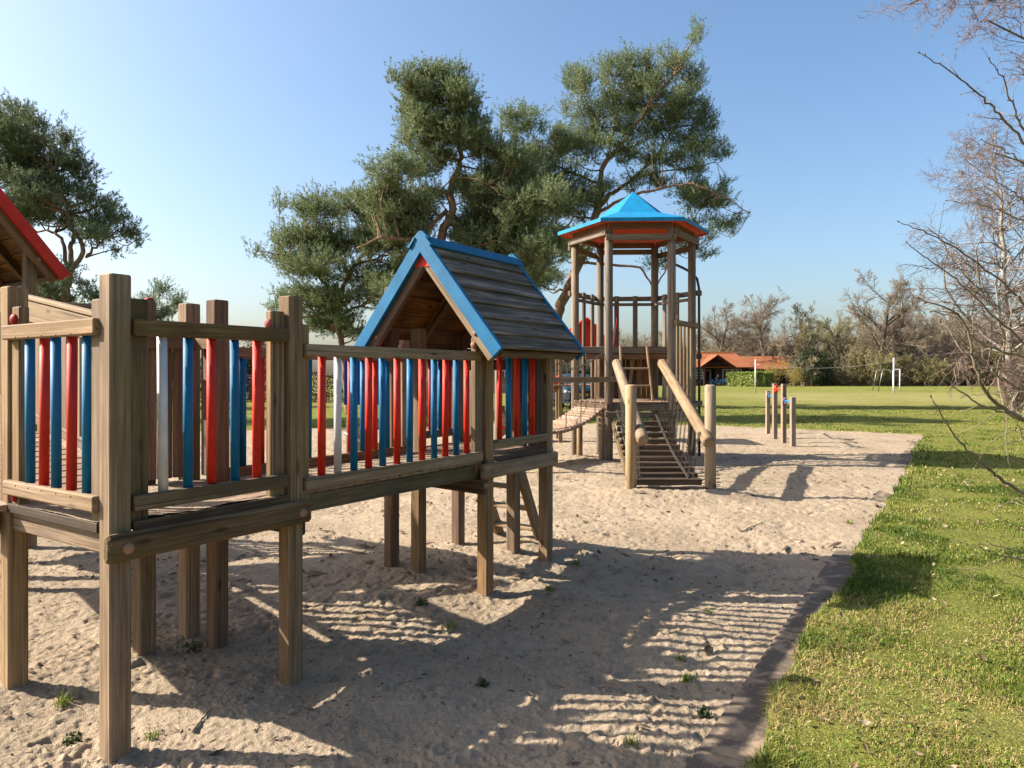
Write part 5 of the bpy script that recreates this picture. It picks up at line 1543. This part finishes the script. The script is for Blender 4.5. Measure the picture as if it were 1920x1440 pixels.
bush('evergreen_bush', 'dark evergreen bush behind the tower planks beside the second car', X_at(1113, 44), 44, .8, 1.9, 3500, .06, 'leaf_dark', 10)
bush('evergreen_bush', 'low dark bushes at the far left beyond the hedge end', -17, 44, 2.5, 3.0, 9000, .08, 'leaf_dark', 11, None, 'bush', 9)

# bicycles by the porch
M['bike_blue'] = paint('blue_bicycle_paint', (.01, .16, .45))
def bicycle(x, y, rz, mt, lab):
    b = empty('bicycle', (x, y, gz(x, y)), lab, 'bicycle', None, rz)
    for xx in (-.52, .52):
        pts = [(xx + .33 * math.cos(a), 0, .34 + .33 * math.sin(a)) for a in np.linspace(0, 2 * math.pi, 25)]
        w_ = MB().tube(pts, .022, 6, False).build('wheel', M['black'], b)
        s_ = MB()
        for a in np.linspace(0, math.pi, 7)[:-1]: s_.tube([(xx - .31 * math.cos(a), 0, .34 - .31 * math.sin(a)), (xx + .31 * math.cos(a), 0, .34 + .31 * math.sin(a))], .004, 4)
        s_.build('spokes', M['steel'], w_)
    f = MB()
    for a, c in (((-.52, 0, .34), (-.15, 0, .32)), ((-.15, 0, .32), (-.25, 0, .80)), ((-.25, 0, .80), (-.52, 0, .34)), ((-.15, 0, .32), (.36, 0, .78)), ((-.24, 0, .72), (.34, 0, .85)), ((.32, 0, .95), (.52, 0, .34))): f.tube([a, c], .022, 6)
    f.build('frame', M[mt], b, None, True)
    MB().tube([(.22, -.28, 1.02), (.32, -.1, 1.05), (.32, .1, 1.05), (.22, .28, 1.02)], .014, 6).build('handlebar', M['steel'], b)
    MB().box((-.38, -.08, .82), (-.12, .08, .89), .03).build('saddle', M['black'], b)
bicycle(26.05, 91.9, .2, 'bike_blue', 'blue bicycle leaning nearest the bungalow window')
bicycle(27.1, 92.0, -.5, 'bike_blue', 'blue bicycle standing by the bungalow sliding doors')
bicycle(24.6, 93.0, .1, 'red_post', 'dark red bicycle under the bungalow window')

# ------------------------------------------------------------------ other play equipment behind
bt = empty('slide_tower', (1.75, 17.2, gz(1.75, 17.2)), 'distant wooden slide tower with plain red roof panels and a red-sided slide', 'play tower')
for x_ in (-.62, .55):
    for y_ in (-.55, .55): beam('post', bt, (x_, y_, -.1), (x_, y_, 2.35), .09, .09, M['wood'], side=(1, 0, 0))
for i in range(9): beam('deck_board', bt, (-.7 + i * .165, -.62, 1.35), (-.7 + i * .165, .62, 1.35), .155, .035, M['wood_deck'], side=(1, 0, 0))
for s_ in (-1, 1):
    m = MB(); m.bar((-.04 + s_ * .02, 0, 2.92), (-.04 + s_ * .72, 0, 2.18), 1.55, .02, .004, (0, 1, 0)); m.build('roof_panel', M['red'], bt)
for y_ in (-.60, .60):
    m = MB(); m.raw([(-.30, y_, 2.75), (-.04, y_, 2.93), (.22, y_, 2.75), (.40, y_, 2.2), (-.48, y_, 2.2)] + [(a, y_ + .02, c_) for (a, c_) in ((-.30, 2.75), (-.04, 2.93), (.22, 2.75), (.40, 2.2), (-.48, 2.2))], [(4, 3, 2, 1, 0), (5, 6, 7, 8, 9)] + [(i, (i + 1) % 5, (i + 1) % 5 + 5, i + 5) for i in range(5)])
    m.build('gable_panel', M['red'], bt)
for s_ in (-.24, .24):
    sp = MB().bar((-.55, s_ - .2, 1.56), (-2.05, s_ - .2, .32), .14, .04, .01, (0, 0, 1)).build('slide_side', M['red'], bt)
    MB().bar((-.55, s_ - .2, 1.42), (-2.05, s_ - .2, .16), .13, .03, .006, (0, 0, 1)).build('slide_board', M['wood_red'], bt)
MB().bar((-.5, -.2, 1.40), (-2.1, -.2, .14), .02, .46, 0, (0, 0, 1)).build('slide_bed', M['steel'], bt)
beam('rail', bt, (-.62, -.6, 2.0), (.55, -.6, 2.0), .04, .09, M['wood'])
# play panel with blue boards on posts, log steps and a steel rail
pp = empty('play_panel', (-2.6, 13.2, gz(-2.6, 13.2)), 'navy blue rounded play boards on wooden posts seen through the bridge bars', 'play panel')
for x_ in (-.12, .12 + .55): beam('post', pp, (x_, 0, -.1), (x_, 0, 2.1), .09, .09, M['wood_fire'], side=(1, 0, 0))
m = MB(); m.raw(*bar_shape(.36, .84, .03, .05)); m.build('board', M['navy'], pp, Matrix.Translation((-.32, 0, 1.44)) @ Euler((R(90), 0, 0)).to_matrix().to_4x4())
m = MB(); m.raw(*bar_shape(.36, .84, .03, .05)); m.build('board', M['navy'], pp, Matrix.Translation((.22, 0, 1.44)) @ Euler((R(90), 0, 0)).to_matrix().to_4x4())
m = MB().tube([(-.35, -.6, .55), (-.2, -.7, .5), (.35, -.9, .22)], .022, 8); m.build('steel_rail', M['steel'], pp, None, True)
for i in range(4): beam('step_block', pp, (-.3 + i * .15, -.25, -.05), (-.3 + i * .15, -.25, .80 - .16 * i), .14, .3, M['wood_pale'], side=(1, 0, 0))
beam('rail', pp, (.1, -.05, .62), (.75, -.05, .62), .06, .11, M['wood'])
# ------------------------------------------------------------------ grass, weeds, litter
def blades(P, h, w, lean, g, tint):
    n = len(P)
    a = g.uniform(0, 2 * np.pi, n); d = np.stack([np.cos(a), np.sin(a), np.zeros(n)], 1)
    b = a + np.pi / 2 + g.normal(size=n) * .5
    s_ = np.stack([np.cos(b), np.sin(b), np.zeros(n)], 1) * (w * .5)[:, None]
    up = np.array([0, 0, 1.])
    m1 = P + d * (lean * .35 * h)[:, None] + up * (h * .55)[:, None]
    m2 = P + d * (lean * 1.0 * h)[:, None] + up * (h * (1 - .32 * lean))[:, None]
    V = np.stack([P - s_, P + s_, m1 + s_ * .75, m1 - s_ * .75, m2], 1).reshape(-1, 3)
    i = np.arange(n)[:, None] * 5
    return V, i + np.array([[0, 1, 2, 3]]), i + np.array([[3, 2, 4]]), np.repeat(tint, 5)
k = NT('grass_blades')
at_ = k.n('Attribute', attribute_name='tint')
c = k.ramp(at_.outputs['Fac'], [(.0, (.06, .13, .010)), (.35, (.155, .235, .024)), (.62, (.29, .33, .055)), (.80, (.48, .40, .18)), (1.0, (.62, .51, .28))])
k.set(c, .6, .25, k=(.78, .71, .60))
tr = k.n('BsdfTranslucent'); k.l(k.color, tr.inputs[0]); mx = k.n('MixShader'); mx.inputs[0].default_value = .3
k.l(k.b.outputs[0], mx.inputs[1]); k.l(tr.outputs[0], mx.inputs[2]); k.l(mx.outputs[0], k.t.nodes['Material Output'].inputs[0])
M['grass'] = k.m
g = np.random.default_rng(321)
allV, q4, q3, tn, nv = [], [], [], [], 0
for (z0, z1, N, hs, ws) in ((1.9, 3.6, 120000, .042, .0042), (3.6, 6, 110000, .042, .0052), (6, 10, 90000, .045, .008), (10, 20, 90000, .05, .014), (20, 34, 50000, .05, .03)):
    Z = np.sqrt(g.uniform(z0 ** 2, z1 ** 2, N))
    X = g.uniform(-.25 if z1 > 18 else .1, .95, N) * Z
    d = poly_dist(X, Z) + edge_wobble(X, Z)
    keep_ = d < .03
    X, Z, d = X[keep_], Z[keep_], d[keep_]
    cl = fbm(X * 2.3, Z * 2.3, 81, 3)
    bare = fbm(X * 1.1 + 5, Z * 1.1, 87, 3)
    edge_ = np.exp(-np.abs(d) / .22)
    front_ = np.clip((5.5 - Z) / 3.0, 0, 1)
    pr = np.clip(.66 + 3.2 * (cl - .5) + .8 * edge_ - front_ * 1.3 * np.clip(bare - .42, 0, .5) * 2, .12, 1)
    s_ = g.random(len(X)) < pr
    X, Z, d, cl, bare, edge_, front_ = [q[s_] for q in (X, Z, d, cl, bare, edge_, front_)]
    n = len(X)
    P = np.stack([X, Z, ground_z(X, Z) - .004], 1)
    h = hs * g.uniform(.45, 1.25, n) * (.45 + 2.6 * np.clip(cl - .35, 0, 1) ** 1.3) * (1 + 1.1 * edge_)
    t = np.clip(.29 + g.normal(size=n) * .17 + (bare - .5) * .7 + front_ * .16 - edge_ * .2 - (cl - .5) * .5, 0, .78)
    dry = g.random(n) < (.10 + .25 * np.clip(bare - .45, 0, .3) * 3 + .75 * front_ * np.clip(bare * 2.4 - .8, 0, 1) + .08)
    t = np.where(dry, g.uniform(.72, 1, n), t); h = np.where(dry, h * .7, h)
    lean = np.where(dry, g.uniform(.8, 1.6, n), g.uniform(.15, .95, n))
    V, a, b, tt = blades(P, h, np.full(n, ws) * g.uniform(.7, 1.3, n), lean, g, t)
    allV.append(V); q4.append(a + nv); q3.append(b + nv); tn.append(tt); nv += len(V)
o = obj('grass', np_mesh('grass', np.concatenate(allV), [np.concatenate(q4), np.concatenate(q3)], M['grass'], False, np.concatenate(tn)))
tag(o, 'green lawn grass mixed with dry straw blades along the sand', 'grass', kind='stuff')

# dry leaves and crumbs on the turf
M['dry_leaf'] = leafmat('dry_leaves', (.20, .12, .07), (.52, .40, .27), .8, .2)
n = 800
Z = np.sqrt(g.uniform(2.0 ** 2, 12 ** 2, n)); X = g.uniform(.2, .85, n) * Z
d = poly_dist(X, Z); s_ = d < -.08; X, Z = X[s_], Z[s_]; n = len(X)
V, F = [], []
C = np.stack([X, Z, ground_z(X, Z) + .018], 1)
for i in range(n):
    a = g.uniform(0, 6.28); L = g.uniform(.011, .027); ti = g.normal(size=2) * .45
    ux = np.array([math.cos(a), math.sin(a), ti[0]]); uy = np.array([-math.sin(a), math.cos(a), ti[1]])
    b = len(V)
    prof = [(-1, .0), (-.5, .38), (0, .5), (.5, .34), (1, .02)]
    for (p, w_) in prof:
        for sg in (-1, 0, 1): V.append(C[i] + ux * p * L + uy * w_ * sg * L * 1.1 + np.array([0, 0, abs(sg) * w_ * .6 * L + .4 * p * p * L]))
    for r_ in range(4):
        for q in range(2): F.append((b + r_ * 3 + q, b + r_ * 3 + q + 1, b + r_ * 3 + q + 4, b + r_ * 3 + q + 3))
m = MB(); m.raw(V, F); o = m.build('leaf_litter', M['dry_leaf']); tag(o, 'dry pale brown leaves scattered over the grass', 'leaves', kind='stuff')
# clover-like ground cover near the camera
M['clover'] = leafmat('clover_leaves', (.10, .16, .025), (.22, .30, .05), .5, .3)
n = 1300
Z = g.uniform(2.4, 4.2, n); X = g.uniform(.45, .85, n) * Z
s_ = (fbm(X * 2.2, Z * 2.2, 95, 2) > .56) & (poly_dist(X, Z) < -.1); X, Z = X[s_], Z[s_]
C = np.stack([X, Z, ground_z(X, Z) + g.uniform(.012, .035, len(X))], 1)
a = g.uniform(0, 6.28, len(X)); ux = np.stack([np.cos(a), np.sin(a), g.normal(size=len(X)) * .3], 1); uy = np.stack([-np.sin(a), np.cos(a), g.normal(size=len(X)) * .3], 1)
s_ = g.uniform(.004, .009, len(X))[:, None]
V = np.stack([C + (ux * math.cos(q) + uy * math.sin(q)) * s_ for q in np.linspace(0, 2 * math.pi, 7)[:-1]], 1).reshape(-1, 3)
o = obj('ground_cover', np_mesh('ground_cover', V, [np.arange(len(V)).reshape(-1, 6)], M['clover'])); tag(o, 'small round bright green leaves in the sparse turf at the lower right', 'ground cover', kind='stuff')

# crumbs of bark, needles and clods on the sand
g = np.random.default_rng(72)
n = 9000
Z = np.sqrt(g.uniform(2.3 ** 2, 15 ** 2, n)); X = g.uniform(-.8, .75, n) * Z
Z[:4500] = g.uniform(2.3, 6.5, 4500); X[:4500] = g.uniform(-.75, .5, 4500) * Z[:4500]
Z[4500:7500] = g.uniform(5.5, 17, 3000); X[4500:7500] = g.uniform(-.75, .62, 3000) * Z[4500:7500]; big = np.zeros(n, bool); big[4500:7500] = True
s_ = (poly_dist(X, Z) > .03) & (fbm(X * 1.2, Z * 1.2, 99, 3) + g.random(n) * .35 > .62); X, Z, big = X[s_], Z[s_], big[s_]; n = len(X)
sz = g.uniform(.0022, .0062, n) * np.where(big, 2.6, 1) * np.where(g.random(n) < .08, 1.9, 1); ln = np.where(g.random(n) < .3, g.uniform(2, 7, n), g.uniform(.8, 1.6, n))
a = g.uniform(0, 6.28, n)
ux = np.stack([np.cos(a), np.sin(a), g.normal(size=n) * .15], 1) * (sz * ln)[:, None]; uy = np.stack([-np.sin(a), np.cos(a), np.zeros(n)], 1) * sz[:, None]
C = np.stack([X, Z, ground_z(X, Z) + sz * .5], 1); top = np.array([0, 0, 1.0]) * (sz * 1.0)[:, None]
V = np.stack([C + ux, C + uy * .9, C - ux * .9, C - uy, C + top + ux * .2, C + top * .9 - ux * .3], 1).reshape(-1, 3)
b = np.arange(n)[:, None] * 6
F3 = np.concatenate([b + np.array([[0, 1, 4]]), b + np.array([[1, 5, 4]]), b + np.array([[1, 2, 5]]), b + np.array([[2, 3, 5]]), b + np.array([[3, 4, 5]]), b + np.array([[3, 0, 4]])])
M['crumb'] = leafmat('crumbs', (.045, .03, .02), (.30, .22, .15), .9, .0, .1)
o = obj('sand_debris', np_mesh('sand_debris', V, [F3], M['crumb'])); tag(o, 'tiny brown crumbs of bark, needles and clods scattered over the sand', 'debris', kind='stuff')
# weeds growing in the sand
M['weed'] = leafmat('weed_leaves', (.035, .06, .014), (.09, .12, .03), .5, .2)
def weed(px, py, s, seed, label, group=None, kind='grass'):
    g = np.random.default_rng(seed)
    Z = EYE * FPX / (py - HORIZON); X = (px - 960) / FPX * Z
    z = gz(X, Z); s *= .72
    n = int(26 + 30 * s)
    P = np.zeros((n, 3)); r_ = g.uniform(0, .05 * s, n); a = g.uniform(0, 6.28, n); P[:, 0] = r_ * np.cos(a); P[:, 1] = r_ * np.sin(a); P[:, 2] = -.005
    if kind == 'grass':
        V, q, t3, tt = blades(P, g.uniform(.03, .085, n) * s, np.full(n, .0045), g.uniform(.3, 1.1, n), g, np.clip(g.normal(size=n) * .14 + .42, 0, 1))
        me = np_mesh('weed', V, [q, t3], M['grass'], False, tt)
    else:
        P[:, 2] = g.uniform(0, .05 * s, n); P = np.repeat(P, 3, 0) + g.normal(size=(n * 3, 3)) * .006; V, F = leaf_quads(P, .009, g); me = np_mesh('weed', V, [F], M['weed'])
    o = obj('weed', me, None, Matrix.Translation((X, Z, z)))
    tag(o, label, 'weed', group)
GWd = 'weeds growing in the sand'
weed(118, 1325, 1.5, 1, 'pale grass tuft just right of the left edge post foot', GWd); weed(362, 1222, 1.5, 2, 'dark leafy weed between the two back posts of the deck', GWd, 'leaf'); weed(790, 1130, 1.4, 3, 'dark leafy weed in the shaded sand below the bridge', GWd, 'leaf')
weed(845, 1172, 1.6, 4, 'wide grassy weed patch in the shade right of the leafy one', GWd); weed(1080, 1062, 1.3, 5, 'grass tuft behind the front hut post', GWd); weed(1030, 1107, 1.3, 6, 'bright tuft in the sunlit sand patch right of the hut post', GWd)
weed(1288, 1275, 1.2, 7, 'yellow-green tuft in the striped shadow near the edging', GWd); weed(1330, 1152, .9, 8, 'small tuft among the thin shadow stripes', GWd); weed(1320, 1345, .9, 9, 'small tuft beside the dark rubber tile', GWd, 'leaf')
weed(1276, 1240, .8, 10, 'tiny pale tuft above the yellow-green one', GWd); weed(1590, 985, 1.3, 11, 'pale dry tuft near the turf corner of the sand', GWd); weed(905, 1292, .9, 12, 'tiny tuft in the lower shade left of the stripes', GWd, 'leaf'); weed(285, 1380, .9, 13, 'yellowish tuft in the lit sand right of the nearest post', GWd); weed(135, 1385, 1.0, 14, 'flat weed in the lit sand left of the nearest post', GWd, 'leaf'); weed(1490, 838, 1.2, 15, 'dry tuft at the foot of the right bar post', GWd); weed(1182, 1405, 1.0, 16, 'small dark tuft at the lower edge of the sand', GWd)
# pine cone and sticks
def ground_pt(px, py, dz=0):
    Z = EYE * FPX / (py - HORIZON); X = (px - 960) / FPX * Z
    return Vector((X, Z, gz(X, Z) + dz))
p = ground_pt(1328, 1226, .02)
m = MB()
g = np.random.default_rng(5)
for i in range(60):
    t = i / 60; a = i * 2.399; r_ = .022 * math.sin(math.pi * (.12 + .82 * t)); zz = -.022 + .046 * t
    d = np.array([math.cos(a), math.sin(a), .35]); c = np.array([0, 0, zz]) + d * r_
    u = np.array([-math.sin(a), math.cos(a), 0]) * .006
    m.raw([c - u - d * .008, c + u - d * .008, c + u * .8 + d * .004, c - u * .8 + d * .004, c + d * .002 + np.array([0, 0, -.005])], [(0, 1, 2, 3), (3, 2, 4), (2, 1, 4), (1, 0, 4), (0, 3, 4)])
o = m.build('pine_cone', M['bark'], None, Matrix.Translation(p) @ Euler((1.2, .3, 0)).to_matrix().to_4x4()); tag(o, 'small dark pine cone lying in the striped shadow', 'pine cone')
def stick(pts, r_, label):
    P = [ground_pt(px, py, r_ * 1.5) for px, py in pts]
    S = poly_at(P, 10); S[:, 2] = ground_z(S[:, 0], S[:, 1]) + r_ * .8 + .004
    o = MB().tube(S - np.array(P[0]), list(np.linspace(r_, r_ * .5, 10)), 6).build('stick', M['bark'], None, Matrix.Translation(P[0]), True); tag(o, label, 'stick', 'sticks lying on the ground')
stick([(362, 1372), (380, 1345), (398, 1328)], .007, 'short brown stick right of the nearest post foot'); stick([(1412, 1352), (1425, 1342), (1442, 1339)], .006, 'dark stick at the turf edge beside the rubber tile'); stick([(1378, 993), (1392, 1002), (1430, 985)], .008, 'thin forked stick on the sunlit sand right of the hut'); stick([(1545, 815), (1575, 824), (1610, 832)], .014, 'long thin stick on the sand right of the bar posts'); stick([(665, 1152), (690, 1148), (712, 1154)], .006, 'thin dark twig in the shade below the bridge')
